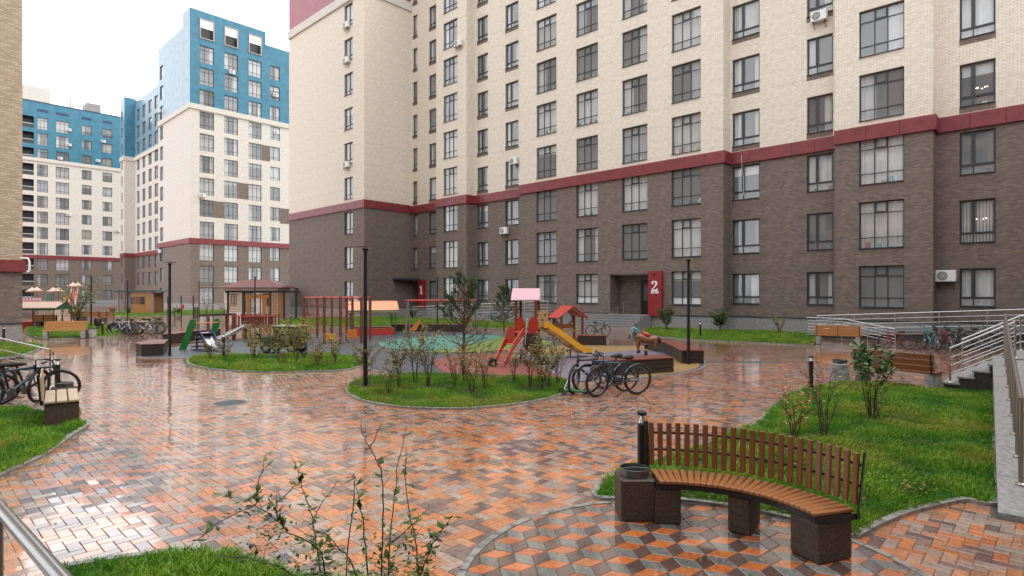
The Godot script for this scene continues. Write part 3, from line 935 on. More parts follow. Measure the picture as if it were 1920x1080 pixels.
		pb.box(Vector3((x0 + x1) * .5, q[1] + .4, ZF - .14), Vector3(x1 - x0, .78, .02))
		part(lg, "rail_panel", pb, M.frame)
	for c in [[20.65, 1.75], [23.7, 2.25], [28.15, 1.75], [31.9, 1.8]]:      # ventilation grilles under the parapet
		var gb := Bld.new()
		for i in 4: gb.box(Vector3(c[0] + c[1] * .5, 39.75 + i * .14, ZF + .02), Vector3(c[1], .09, .04))
		part(b3, "vent_grille", gb, M.play_blue)
	band(b3, "cornice", M.plaster, Vector3(XA, 29.4, ZF), XP, XB - XA, .7, .2, 21.0)
	band(b3, "band_panel", M.red_band, Vector3(XA, 9.35, ZF), XP, XB - XA, .75, .16, 3.0)
	solid(b3, "building_core", M.plaster, Vector3(XA, 0, ZF - 12), Vector3(XB, 40, ZF - 2.2))
	solid(b3, "roof", M.stone, Vector3(XA, 40.6, ZF - 12), Vector3(XB, 41.0, ZF - .3))
	solid(b3, "roof_hut", M.plaster, Vector3(18.6, 41.0, ZF - 7), Vector3(23.2, 45.5, ZF - 3))
	solid(b3, "roof_hut", M.concrete, Vector3(29.6, 41.0, ZF - 7), Vector3(32.2, 44.3, ZF - 3))
	solid(b3, "parapet_cap", M.frame, Vector3(XA, 41.6, ZF - .3), Vector3(XB, 41.75, ZF + .08))
	var pp := Bld.new()
	pp.bar(Vector3(26.6, 41, ZF - 2), Vector3(26.6, 44, ZF - 2), .12)
	part(b3, "vent_pipe", pp, M.zinc)

	# near block on the left: tan brick, seen by its corner
	var b4 := thing("apartment_building", "tan brick building corner with dark ground storey and broad red band", "building")
	var ZL := -35.8
	var lz := [["plinth", M.stone, 0.0, .81], ["brown_brick_wall", M.brown_brick, .81, 3.21], ["tan_brick_wall", M.tan_brick, 3.21, 40.0]]
	for z in lz:
		wall(b4, z[0], z[1], Vector3(-9, 0, ZL), XP, 13.27, z[2], z[3], [])
		wall(b4, z[0], z[1], Vector3(4.27, 0, ZL), -ZP, 20.0, z[2], z[3], [])
	band(b4, "plinth_cap", M.frame, Vector3(-9, .76, ZL), XP, 13.27, .07, .05, 14.0, 0, .05)
	band(b4, "band_panel", M.red_band, Vector3(-9, 3.21, ZL), XP, 13.27, .56, .14, 2.2, 0.0, .14)
	band(b4, "band_panel", M.red_band, Vector3(4.27, 3.21, ZL), -ZP, 20.0, .56, .14, 2.2, -.14, 0.0)
	solid(b4, "building_core", M.plaster, Vector3(-9, 0, ZL - 20), Vector3(3.9, 39.8, ZL - .4))
	var dp := Bld.new()
	dp.tube([Vector3(4.2, 3.85, ZL + .1), Vector3(4.45, 3.85, ZL + .2), Vector3(4.5, 3.7, ZL + .2), Vector3(4.5, 3.3, ZL + .2), Vector3(4.42, 3.2, ZL + .2)], .05, 8)
	part(b4, "drain_pipe", dp, M.white_plastic)

	# blocks behind and beside the camera close the court (mirrored in the windows, and they take away part of the sky)
	var b5 := thing("apartment_building", "brick apartment wing closing the court behind the ramp", "building")
	var r2 := RandomNumberGenerator.new()
	r2.seed = 99
	for z in [["plinth", M.stone, 0.0, .8], ["brown_brick_wall", M.brown_brick, .8, 9.9], ["cream_brick_wall", M.cream_brick, 9.9, 33.0]]:
		wall(b5, z[0], z[1], Vector3(34.5, 0, 6.0), -XP, 56.5, z[2], minf(z[3], 13.0), [])
		wall(b5, z[0], z[1], Vector3(-22, 0, -30.0), ZP, 36.0, z[2], z[3], [])
	# (the second wall faces away from the court; its court side follows)
	for z in [["plinth", M.stone, 0.0, .8], ["brown_brick_wall", M.brown_brick, .8, 9.9], ["cream_brick_wall", M.cream_brick, 9.9, 25.5], ["red_upper_wall", M.red_tower, 25.5, 33.0]]:
		wall(b5, z[0], z[1], Vector3(-21.0, 0, 6.0), -ZP, 36.0, z[2], z[3], [])
	for k in 9:
		for i in 7:
			var fb := Bld.new()
			fb.box(Vector3(-20.97, 2.5 + S * k, 2.0 - i * 5.0), Vector3(.05, 2.1, 2.2))
			part(b5, "window", fb, M.frame_white if k == 20 else M.frame)
	band(b5, "band_panel", M.red_band, Vector3(-21.0, 9.9, 6.0), -ZP, 36.0, .72, .14, 3.0)
	solid(b5, "roof", M.stone, Vector3(-22, 33.0, -30), Vector3(-21, 33.2, 6.2))
	solid(b5, "roof", M.stone, Vector3(-21, 13.0, 6.0), Vector3(34.5, 13.2, 12))

func ac_units() -> void:
	var body := Bld.new()
	body.bev(Vector3(0, .28, .22), Vector3(.80, .55, .30), .025)
	var grl := Bld.new()
	for k in 4: grl.torus(Vector3(-.12, .28, .375), Vector3(0, 0, 1), .05 + k * .055, .008, 20, 4)
	for k in 4:
		var a := PI * k / 4.0
		grl.bar(Vector3(-.12 - cos(a) * .22, .28 - sin(a) * .22, .378), Vector3(-.12 + cos(a) * .22, .28 + sin(a) * .22, .378), .006, 4)
	var fan := Bld.new()
	fan.lathe([Vector2(.21, 0), Vector2(0, .004)], 20, Transform3D(Basis(Vector3.RIGHT, PI / 2), Vector3(-.12, .28, .371)))
	var brk := Bld.new()
	for x in [-.28, .28]:
		brk.box(Vector3(x, -.02, .2), Vector3(.035, .035, .40))
		brk.beam(Vector3(x, -.32, .02), Vector3(x, -.03, .36), .03, .03)
	var me := [body.mesh(), fan.mesh(), grl.mesh(), brk.mesh()]
	var put := func(p: Vector3, u: Vector3, label: String) -> void:
		var t := thing("air_conditioner", label, "air conditioner", p, 0.0, "outdoor air conditioner units on the walls")
		t.basis = Basis(u, Vector3.UP, u.cross(Vector3.UP))
		part(t, "casing", me[0], M.white_plastic)
		part(t, "fan", me[1], M.grey_plastic)
		part(t, "grille", me[2], M.white_plastic)
		part(t, "bracket", me[3], M.zinc)
	for q in [[Vector3(34.7, 2.75, -4.0), ZP, "white air conditioner on dark brick beside the ground floor window near the ramp"],
		[Vector3(34.7, 16.95, -9.55), ZP, "white air conditioner with rust stain below a small cream wall window above the red band"],
		[Vector3(34.7, 7.05, -33.3), ZP, "white air conditioner on the brown brick wall just below the red band"],
		[Vector3(34.7, 12.6, -32.2), ZP, "white air conditioner two storeys above the one on brown brick"],
		[Vector3(34.7, 21.1, -30.95), ZP, "white air conditioner high on the cream wall beside the widest window bay"],
		[Vector3(33.74, 23.5, -37.9), ZP, "white air conditioner at the corner of the narrow window bay"],
		[Vector3(29.5, 27.1, -48.9), ZP, "white air conditioner under the topmost tower window below the cornice"],
		[Vector3(29.5, 23.8, -48.9), ZP, "white air conditioner under the second tower window below the cornice"],
		[Vector3(29.5, 14.0, -48.9), ZP, "white air conditioner under a tower window near the red band"],
		[Vector3(29.5, 1.35, -47.4), ZP, "white air conditioner by the ground floor window of the corner tower"],
		[Vector3(35.3, 35.3, -91.37), XP, "small white air conditioner between upper windows of the bright blue tower top"],
		[Vector3(42.0, 33.5, -91.37), XP, "small white air conditioner under the blue tower's outermost top window"],
		[Vector3(42.1, 27.6, -91.37), XP, "small white air conditioner below the blue tower's cornice"],
		[Vector3(31.1, 16.2, -91.37), XP, "small white air conditioner on the cream middle of the blue-topped tower"],
		[Vector3(25.9, 36.6, -153.5), XP, "tiny air conditioner under the top wide window of the far blue wing"],
		[Vector3(25.9, 33.4, -153.5), XP, "tiny air conditioner under the second wide window of the far blue wing"],
		[Vector3(32.0, 35.3, -153.5), XP, "tiny air conditioner under a small window of the far blue wing near the corner"],
		[Vector3(31.0, 30.9, -153.5), XP, "tiny air conditioner beside the lowest small window of the far blue wing"],
		[Vector3(24.4, 30.3, -153.5), XP, "tiny air conditioner on the cornice of the far blue wing"],
		[Vector3(34.6, 15.9, -153.5), XP, "tiny dark-fronted air conditioner alone on the far cream wall"],
		[Vector3(25.9, 18.6, -153.5), XP, "tiny air conditioner under a wide window on the far cream wall"],
		[Vector3(29.5, 30.9, -104.5), ZP, "small air conditioner on the pale blue narrow side of the tower"],
		[Vector3(29.5, 8.6, -104.4), ZP, "small white air conditioner just under the red band of the blue-topped tower"]]:
		put.call(q[0], q[1], q[2])

# ---------------------------------------------------------------- ground
var beds := {}          # name -> smoothed outline
var PC := Vector2(4.158, -1.972)
const PR := 1.815
const CAMH := 2.2
const YAW := -0.816361

func depth_of(p: Vector2) -> Vector2:   # (depth, sideways tangent) as seen from the standpoint of the photograph
	var d := p.x * -sin(YAW) - p.y * cos(YAW)
	var s := p.x * cos(YAW) - p.y * sin(YAW)
	return Vector2(d, s / maxf(d, .01))

func build_ground() -> void:
	var b := Bld.new()
	var R := 260.0
	b.quad(Vector3(-R, -.03, R), Vector3(R, -.03, R), Vector3(R, -.03, -R), Vector3(-R, -.03, -R), Vector2(-R, R), Vector2(R, R), Vector2(R, -R), Vector2(-R, -R))
	struct("ground", b, M.concrete)
	b = Bld.new()
	b.quad(Vector3(-21, -.012, 6), Vector3(34, -.012, 6), Vector3(34, -.012, -152), Vector3(-21, -.012, -152), Vector2(-21, 6), Vector2(34, 6), Vector2(34, -152), Vector2(-21, -152))
	struct("courtyard_paving", b, M.paving_far)
	# outlines of the planted beds, in metres
	var raw := {
		"bench": [5.19,-3.62, 5.61,-3.86, 6.13,-3.92, 6.84,-3.85, 7.77,-3.78, 8.73,-3.74, 9.84,-3.71, 11.6,-4.02, 13.58,-4.26, 15.4,-4.07, 16.3,-3.5, 16.35,-2.66, 16.4,-1.91, 16.39,-1.07, 10.76,-.68, 8.06,-.49, 7.79,-.75, 7.37,-.95, 6.92,-1.13, 6.33,-1.28, 6.05,-1.33, 5.96,-1.35, 5.95,-1.38, 5.985,-1.5, 6.0,-1.9, 5.93,-2.4, 5.74,-2.9, 5.42,-3.32],
		"oval": [7.16,-11.93, 6.73,-10.97, 6.58,-10.16, 6.68,-9.4, 6.98,-8.79, 7.53,-8.19, 8.36,-7.86, 9.23,-7.77, 10.11,-7.95, 11.06,-8.45, 11.67,-9.29, 11.25,-10.58, 10.49,-11.83, 9.57,-12.96, 8.53,-13.18, 7.8,-12.76],
		"shrub": [6.46,-20.19, 6.28,-18.81, 6.43,-17.58, 6.87,-16.46, 7.79,-15.48, 8.78,-14.92, 9.58,-15.3, 10.37,-16.02, 11.02,-17.84, 9.94,-19.75, 8.62,-20.64, 7.73,-21.59, 6.98,-21.41],
		"left": [.2,-8.3, .9,-9.3, 1.14,-9.61, 1.48,-10.15, 1.87,-11.04, 2.24,-11.85, 2.12,-12.5, 1.84,-14.25, 1.44,-14.9, .39,-16.02, -4,-16.4, -5,-9, -2,-7.5],
		"corner": [2.3,-34.58, 4.01,-33.16, 4.4,-30.85, 3.63,-28.11, 3.0,-26.62, 1.73,-26.07, -3,-26, -3,-34.8],
		"back": [5.29,-43.22, 6.55,-50.7, 8.59,-52.57, 9.92,-48.07, 9.46,-41.66, 8.31,-36.26, 6.63,-35.33, 5.17,-35.4, 4.99,-38.66],
		"porch": [.87,-5.71, 1.08,-5.74, 1.38,-5.61, 1.68,-5.41, 1.94,-5.06, 2.08,-4.68, 2.15,-4.33, 2.4,-3.85, 2.75,-3.4, 2.6,-2.95, 2.1,-2.8, 1.2,-2.9, .62,-3.4, .5,-4.76],
		"facade": [32.42,-18.8, 33.5,-17, 33.72,-14.7, 34.4,-13.6, 34.5,-11.4, 33.52,-9.44, 27.11,-7.8, 26.29,-10.27, 26.06,-12.7, 27.43,-15.91],
		"far": [23.54,-48.23, 30.2,-46.5, 33.6,-42, 33.6,-31, 27.74,-23.78, 23.45,-31.78, 18.53,-37.95],
		"end": [17.58,-79.0, 22.37,-86.12, 29.2,-80.61, 28.9,-64, 24.15,-64.5, 18.12,-64.47, 14.72,-66.14],
	}
	var label := {"bench": "lawn behind the curved bench", "oval": "oval lawn with pine and shrubs", "shrub": "shrub bed beside the play area", "left": "lawn beside the bicycle stand", "corner": "lawn at the tan building corner", "back": "lawn behind the plank bench", "porch": "grass strip by the near handrail", "facade": "lawn along the brown facade", "far": "lawn behind the climbing frame", "end": "lawn in front of the blue-topped tower"}
	for k in raw:
		beds[k] = PackedVector2Array(smooth(vv(raw[k]), 5))
		var s := Bld.new()
		s.poly(beds[k], .012)
		var so := struct("soil", s, M.soil)
		var kb := Bld.new()
		kb.ribbon(Array(beds[k]), .075, -.02, .035, true)
		part(so, "kerb", kb, M.kerb)
	build_play_surface()
	build_patio()
	build_pavers()

func build_play_surface() -> void:
	var b := Bld.new()
	var ps := PackedVector2Array(smooth(vv([5.9,-23.4, 6.73,-21.9, 8.34,-20.2, 10.0,-18.6, 9.6,-15.0, 9.4,-13.4, 10.25,-11.5, 11.48,-9.1, 13.14,-8.2, 14.67,-7.6, 17.17,-7.98, 21.2,-10.52, 21.9,-12.5, 20.68,-13.89, 21.51,-16.19, 22.2,-23.28, 20.19,-27.37, 14.78,-29.37, 10.7,-28.59, 8.14,-26.52]), 5))
	b.poly(ps, .004)
	beds["play"] = ps
	var o := struct("playground_surface", b, M.rubber_slate)
	var kb := Bld.new()
	kb.ribbon(Array(ps), .07, -.02, .012, true)
	part(o, "kerb", kb, M.kerb)
	var y := .009
	for q in [["rubber_tan", [12.3,-8.75, 14.6,-7.75, 17.1,-8.1, 20.9,-10.5, 21.6,-12.4, 20.5,-13.7, 20.7,-15.4, 18.2,-15.0, 15.8,-14.1, 14.6,-11.2]],
		["rubber_purple", [11.75,-9.15, 12.37,-8.75, 16.49,-11.0, 18.45,-10.18, 21.0,-10.53, 20.99,-11.62, 18.29,-12.32, 15.6,-13.3, 14.3,-12.6, 13.0,-10.98]],
		["rubber_red", [10.4,-11.6, 10.9,-13.2, 12.3,-15.0, 14.2,-15.5, 15.2,-14.4, 14.0,-12.3, 12.5,-10.3, 11.62,-9.25]],
		["rubber_lime", [13.64,-17.17, 15.6,-15.7, 18.4,-15.6, 20.6,-17.0, 21.4,-20.4, 18.5,-19.2]],
		["rubber_teal", [13.4,-18.9, 15.2,-17.5, 18.4,-19.1, 21.3,-20.7, 21.0,-22.4, 18.0,-23.2, 15.0,-22.2]]]:
		var s := Bld.new()
		s.poly(PackedVector2Array(smooth(vv(q[1]), 4)), y)
		y += .005
		part(o, "colour_patch", s, M[q[0]])

# near paving: herringbone bricks of 0.2 x 0.1 m
func build_pavers() -> void:
	var r := RandomNumberGenerator.new()
	r.seed = 4242
	var bm := Bld.new()
	var hx := CELL - .0018; var hz := CELL * .5 - .0018; var ch := .004
	bm.quad(Vector3(-hx + ch, 0, hz - ch), Vector3(hx - ch, 0, hz - ch), Vector3(hx - ch, 0, -hz + ch), Vector3(-hx + ch, 0, -hz + ch))
	var cn := [Vector2(-1, 1), Vector2(1, 1), Vector2(1, -1), Vector2(-1, -1)]
	for k in 4:
		var a: Vector2 = cn[k]; var d: Vector2 = cn[(k + 1) % 4]
		var t1 := Vector3(a.x * (hx - ch), 0, a.y * (hz - ch)); var t2 := Vector3(d.x * (hx - ch), 0, d.y * (hz - ch))
		var e1 := Vector3(a.x * hx, -.003, a.y * hz); var e2 := Vector3(d.x * hx, -.003, d.y * hz)
		bm.quad(e1, e2, t2, t1)
		bm.quad(e1 - Vector3(0, .02, 0), e2 - Vector3(0, .02, 0), e2, e1)
	var me := bm.mesh()
	var sheet := Bld.new()
	sheet.poly(PackedVector2Array([Vector2(-.4, -.4), Vector2(-.4, -19), Vector2(2, -24), Vector2(19.5, -7), Vector2(19.5, -.9), Vector2(4, 1.5)]), -.008)
	var pv := struct("brick_paving", sheet, M.joint_sand)
	var obst := []
	for k in beds: obst.append(beds[k])
	var circ := PackedVector2Array()
	for k in 64: circ.append(PC + Vector2.from_angle(TAU * k / 64) * (PR + .03))
	obst.append(circ)
	obst.append(PackedVector2Array([Vector2(7.4, -.5), Vector2(16.6, -1.2), Vector2(16.5, -2.0), Vector2(22, -2.0), Vector2(22, 5), Vector2(7.4, 5)]))
	obst.append(PackedVector2Array([Vector2(-3, -3.0), Vector2(.34, -3.0), Vector2(.34, 5), Vector2(-3, 5)]))
	var boxes := []
	for o in obst:
		var rc := Rect2(o[0], Vector2.ZERO)
		for p in o: rc = rc.expand(p)
		boxes.append(rc.grow(.12))
	var full := []
	var cut := Bld.new()
	for iy in range(-230, 8):
		for ix in range(-6, 188):
			var t := posmod(ix - iy, 4)
			if t != 0 and t != 3: continue
			var p := Vector2((ix + (1.0 if t == 0 else .5)) * CELL, (iy + (.5 if t == 0 else 1.0)) * CELL)
			var ds := depth_of(p)
			if ds.x < 3.6 or ds.x > 18.5 or absf(ds.y) > 1.05: continue
			var col := paver_color(r)
			var touch := []
			for k in boxes.size():
				if boxes[k].has_point(p): touch.append(k)
			if touch.size():
				var h := Vector2(hx, hz) if t == 0 else Vector2(hz, hx)
				var rect := PackedVector2Array([p - h, p + Vector2(h.x, -h.y), p + h, p + Vector2(-h.x, h.y)])
				var area := h.x * h.y * 4.0
				var polys := [rect]
				for k in touch:
					var nx := []
					for q in polys: nx.append_array(Geometry2D.clip_polygons(q, obst[k]))
					polys = nx
				var left := 0.0
				for q in polys:
					for i in q.size(): left += q[i].cross(q[(i + 1) % q.size()]) * .5
				if absf(left) < area * .06: continue
				if absf(left) < area * .985:
					cut.col = col
					for q in polys:
						if Geometry2D.triangulate_polygon(q).size(): cut.prism(q, -.02, -.001)
					continue
			full.append([ds.x, p, t, col])
	full.sort_custom(func(a, b): return a[0] < b[0])
	var inview := 0
	var mats := []
	for i in 10:
		var mm: StandardMaterial3D = M.paver.duplicate()
		mm.vertex_color_use_as_albedo = false
		var c: Color = PAV[i % 5]
		var k := .92 if i < 5 else 1.1
		mm.albedo_color = lin(c.r * k, c.g * k, c.b * k)
		mats.append(mm)
	var rest := []
	for q in full:
		var tilt := Basis(Vector3.RIGHT, r.randfn() * .006) * Basis(Vector3.BACK, r.randfn() * .006)
		var xf := Transform3D(tilt * (Basis() if q[2] == 0 else Basis(Vector3.UP, PI / 2)), Vector3(q[1].x, r.randfn() * .0008, q[1].y))
		var ds := depth_of(q[1])
		if inview < 300 and absf(ds.y) < .90 and CAMH / ds.x < .487 + .01:
			inview += 1
			part(pv, "brick", me, mats[[0, 0, 0, 1, 1, 2, 2, 3, 3, 4][r.randi() % 10] + 5 * (r.randi() % 2)], xf)
		else:
			rest.append([xf, q[3]])
	var mm := MultiMesh.new()
	mm.transform_format = MultiMesh.TRANSFORM_3D
	mm.use_colors = true
	mm.mesh = me
	mm.instance_count = rest.size()
	for i in rest.size():
		mm.set_instance_transform(i, rest[i][0])
		mm.set_instance_color(i, rest[i][1])
	var mi := MultiMeshInstance3D.new()
	mi.name = "bricks"
	mi.multimesh = mm
	mi.material_override = M.paver
	mi.set_meta("kind", "stuff")
	pv.add_child(mi)
	var co := part(pv, "cut_bricks", cut, M.paver)
	co.set_meta("kind", "stuff")

# round seat place: rhombic tiles that read as cubes
func build_patio() -> void:
	var r := RandomNumberGenerator.new()
	r.seed = 91
	var b := Bld.new()
	var ring := []
	var disc := PackedVector2Array()
	for k in 96:
		ring.append(PC + Vector2.from_angle(TAU * k / 96) * PR)
		disc.append(PC + Vector2.from_angle(TAU * k / 96) * PR)
	b.poly(disc, -.004)
	var po := struct("round_patio", b, M.joint_sand)
	# border stones
	var N := 46
	for k in N:
		var a0 := TAU * (k + .02) / N; var a1 := TAU * (k + .98) / N
		var am := (a0 + a1) * .5
		if depth_of(PC + Vector2.from_angle(am) * PR).x < 3.9: continue
		var q := PackedVector2Array([PC + Vector2.from_angle(a0) * (PR - .03), PC + Vector2.from_angle(am) * (PR - .03), PC + Vector2.from_angle(a1) * (PR - .03), PC + Vector2.from_angle(a1) * (PR + .035), PC + Vector2.from_angle(am) * (PR + .035), PC + Vector2.from_angle(a0) * (PR + .035)])
		var kb := Bld.new()
		kb.prism(q, -.02, .004 + r.randf() * .003)
		part(po, "border_stone", kb, M.kerb)
	var s := .168
	var a := deg_to_rad(9.0)
	var e := [Vector2.from_angle(a) * s, Vector2.from_angle(a + PI / 3) * s, Vector2.from_angle(a + 2 * PI / 3) * s]
	var cols := [Color(.50, .150, .045), Color(.115, .070, .058), Color(.185, .180, .160)]
	var circ := PackedVector2Array()
	for k in 96: circ.append(PC + Vector2.from_angle(TAU * k / 96) * (PR - .034))
	var tm := []
	for i in 9:
		var mm: StandardMaterial3D = M.paver.duplicate()
		mm.vertex_color_use_as_albedo = false
		var k := .86 + .14 * (i / 3)
		mm.albedo_color = lin(cols[i % 3].r * k, cols[i % 3].g * k, cols[i % 3].b * k)
		mm.roughness = .22
		tm.append(mm)
	# hexagonal lattice of cubes: each holds three rhombs round one corner
	var u: Vector2 = e[0] + e[1]
	var w: Vector2 = e[1] + e[2]
	for i in range(-16, 17):
		for j in range(-16, 17):
			var c: Vector2 = PC + u * i + w * j
			if c.distance_to(PC) > PR + .3 or depth_of(c).x < 4.2: continue
			for k in 3:
				var d0: Vector2; var d1: Vector2
				match k:
					0: d0 = e[0]; d1 = e[1]
					1: d0 = -e[2]; d1 = e[0]
					2: d0 = e[1]; d1 = e[2]
				if k == 2: d0 = e[1]; d1 = e[2]
				var cc := c + (d0 + d1) * .5
				var q := PackedVector2Array()
				for p in [c, c + d0, c + d0 + d1, c + d1]: q.append(cc + (p - cc) * .972)
				var tb := Bld.new()
				if cc.distance_to(PC) > PR - .22:
					var cl := Geometry2D.intersect_polygons(q, circ)
					if cl.is_empty() or Geometry2D.triangulate_polygon(cl[0]).is_empty(): continue
					q = cl[0]
				var y := r.randfn() * .0007
				var inn := PackedVector2Array()
				var ce := Vector2.ZERO
				for p in q: ce += p
				ce /= q.size()
				for p in q: inn.append(ce + (p - ce) * .965)
				tb.poly(inn, y)
				var cw := Geometry2D.is_polygon_clockwise(q)
				for m in q.size():
					var m2 := (m + 1) % q.size()
					var A := m if cw else m2
					var B := m2 if cw else m
					tb.quad(Vector3(q[A].x, y - .003, q[A].y), Vector3(q[B].x, y - .003, q[B].y), Vector3(inn[B].x, y, inn[B].y), Vector3(inn[A].x, y, inn[A].y))
				tb.prism(q, -.02, y - .003, false)
				part(po, "tile", tb, tm[k + 3 * (r.randi() % 3)])

# ---------------------------------------------------------------- grass
func build_grass() -> void:
	var r := RandomNumberGenerator.new()
	r.seed = 12
	var tufts := []
	for q in 3:
		var b := Bld.new()
		for k in 11:
			var a := r.randf() * TAU
			var p := Vector3(cos(a), 0, sin(a)) * r.randf() * .035
			var d := Vector3(r.randfn() * .5, 0, r.randfn() * .5)
			var h := r.randf_range(.03, .085)
			var w := Vector3(cos(a + 1.6), 0, sin(a + 1.6)) * r.randf_range(.0022, .004)
			var m := p + Vector3(0, h * .6, 0) + d * h * .25
			var t := p + Vector3(0, h * .95, 0) + d * h * .8
			var k1 := r.randf_range(.8, 1.2)
			b.col = Color(k1, k1, k1 * .9)
			b.quad(p - w, p + w, m + w * .8, m - w * .8)
			b.tri3(m - w * .8, m + w * .8, t)
		tufts.append(b.mesh())
	var nz := FastNoiseLite.new()
	nz.seed = 5; nz.frequency = .9; nz.fractal_octaves = 3
	var dens := {"bench": 850, "porch": 1500, "left": 700, "oval": 420, "shrub": 260, "corner": 110, "back": 90, "facade": 60, "far": 45, "end": 22}
	var lab := {"bench": "lush green lawn behind the curved bench", "oval": "oval patch of grass with pine and autumn shrubs", "shrub": "grass under the shrubs beside the play area", "left": "lawn beside the parked bicycles on the left", "corner": "small grass patch at the tan building corner", "back": "grass behind the lone plank bench", "porch": "grass strip below the wet near handrail", "facade": "grass strip along the brown brick facade", "far": "strip of grass behind the climbing frame", "end": "distant lawn before the blue-topped tower"}
	for k in dens:
		var ps: PackedVector2Array = beds[k]
		var rc := Rect2(ps[0], Vector2.ZERO)
		for p in ps: rc = rc.expand(p)
		var cnt := int(rc.get_area() * dens[k])
		var xs := []
		var sc := 1.0 if dens[k] > 300 else 1.5 if dens[k] > 100 else 2.4
		for i in cnt:
			var p := Vector2(r.randf_range(rc.position.x, rc.end.x), r.randf_range(rc.position.y, rc.end.y))
			if not Geometry2D.is_point_in_polygon(p, ps): continue
			var ds := depth_of(p)
			if ds.x < 3 or absf(ds.y) > 1.05: continue
			var v := nz.get_noise_2d(p.x, p.y)
			var bare := nz.get_noise_2d(p.x * 3.0 + 50, p.y * 3.0)
			if bare > .42 and r.randf() < .75: continue
			var dug := false      # dug earth round the feet of the shrubs
			for q in [[11.7, -2.36, .40], [9.77, -2.64, .22], [9.35, -2.95, .26], [8.4, -10.6, .42], [8.9, -9.6, .3], [10.35, -8.85, .38], [10.95, -9.1, .25], [8.6, -19.2, .5], [9.3, -18.2, .4], [10.38, -11.5, .28], [7.8, -11.9, .25]]:
				if p.distance_to(Vector2(q[0], q[1])) < q[2] * (1.0 + bare * .9 + r.randfn() * .18): dug = true
			if dug and r.randf() < .88: continue
			var t := clampf(.5 + v * 1.5 + r.randfn() * .14, 0, 1)
			var old := nz.get_noise_2d(p.x * .45 + 200, p.y * .45)
			var c := Color(.058, .225, .014).lerp(Color(.19, .345, .03), t)
			if old > .12: c = c.lerp(Color(.30, .34, .05), clampf((old - .12) * 3.0, 0, .75))
			if r.randf() < .05: c = Color(.30, .27, .08)
			var s := r.randf_range(.6, 1.35) * sc * (1.0 + v * .8)
			xs.append([Transform3D(Basis(Vector3.UP, r.randf() * TAU).scaled(Vector3(s, s * (1.0 if sc < 2 else .6), s)), Vector3(p.x, .01, p.y)), c, r.randi() % 3])
		var holder := Node3D.new()
		holder.name = numbered("grass")
		add_child(holder)
		holder.set_meta("kind", "stuff")
		tag(holder, lab[k], "grass")
		for q in 3:
			var sub := xs.filter(func(e): return e[2] == q)
			var mm := MultiMesh.new()
			mm.transform_format = MultiMesh.TRANSFORM_3D
			mm.use_colors = true
			mm.mesh = tufts[q]
			mm.instance_count = sub.size()
			for i in sub.size():
				mm.set_instance_transform(i, sub[i][0])
				mm.set_instance_color(i, sub[i][1])
			var mi := MultiMeshInstance3D.new()
			mi.name = "blades"
			mi.multimesh = mm
			mi.material_override = M.grass
			mi.set_meta("kind", "stuff")
			holder.add_child(mi, true)

# ---------------------------------------------------------------- street furniture
func street_lamps() -> void:
	var p := Bld.new()
	p.lathe([Vector2(.085, 0), Vector2(.085, .02), Vector2(.05, .025)], 14)
	p.tube([Vector3(0, .02, 0), Vector3(0, 1.2, 0), Vector3(0, 3.22, 0)], [.05, .048, .042], 12)
	var hd := Bld.new()
	hd.lathe([Vector2(.06, 3.2), Vector2(.07, 3.26), Vector2(.045, 3.265)], 14)
	hd.lathe([Vector2(.04, 3.262), Vector2(.215, 3.285), Vector2(.225, 3.297), Vector2(.21, 3.305), Vector2(0, 3.32)], 24)
	var dif := Bld.new()
	dif.lathe([Vector2(.07, 3.255), Vector2(.19, 3.281)], 24)
	var hatch := Bld.new()
	hatch.bev(Vector3(0, .55, .047), Vector3(.05, .22, .012), .004)
	var pm := p.mesh(); var hm := hd.mesh(); var dm := dif.mesh(); var am := hatch.mesh()
	for q in [[7.66, -11.95, "slim black lamp post in the oval lawn among reddish shrubs"], [6.74, -22.9, "slim black lamp post beside the small green slide"], [16.95, -8.42, "slim black lamp post at the end of the low plank seat by the horse rider"], [12.39, -51.96, "slim dark lamp post rising behind the heap of bicycles"], [8.85, -45.54, "slim dark lamp post in the lawn behind the plank bench"], [24.91, -30.23, "slim dark lamp post on the lawn beyond the swing"], [16.6, -39.07, "slim dark lamp post in front of the slatted pergola"], [23.95, -67.08, "distant thin lamp post near the white pavilion"], [19.0, -56.5, "distant thin lamp post beside the exercise bars"]]:
		var t := thing("street_lamp", q[2], "street lamp", Vector3(q[0], 0, q[1]), .4, "slim black lamp posts of the court")
		part(t, "pole", pm, M.black_metal)
		var h := part(t, "lamp_head", hm, M.black_metal)
		part(h, "diffuser", dm, M.lamp_glass)
		part(t, "hatch", am, M.black_metal)

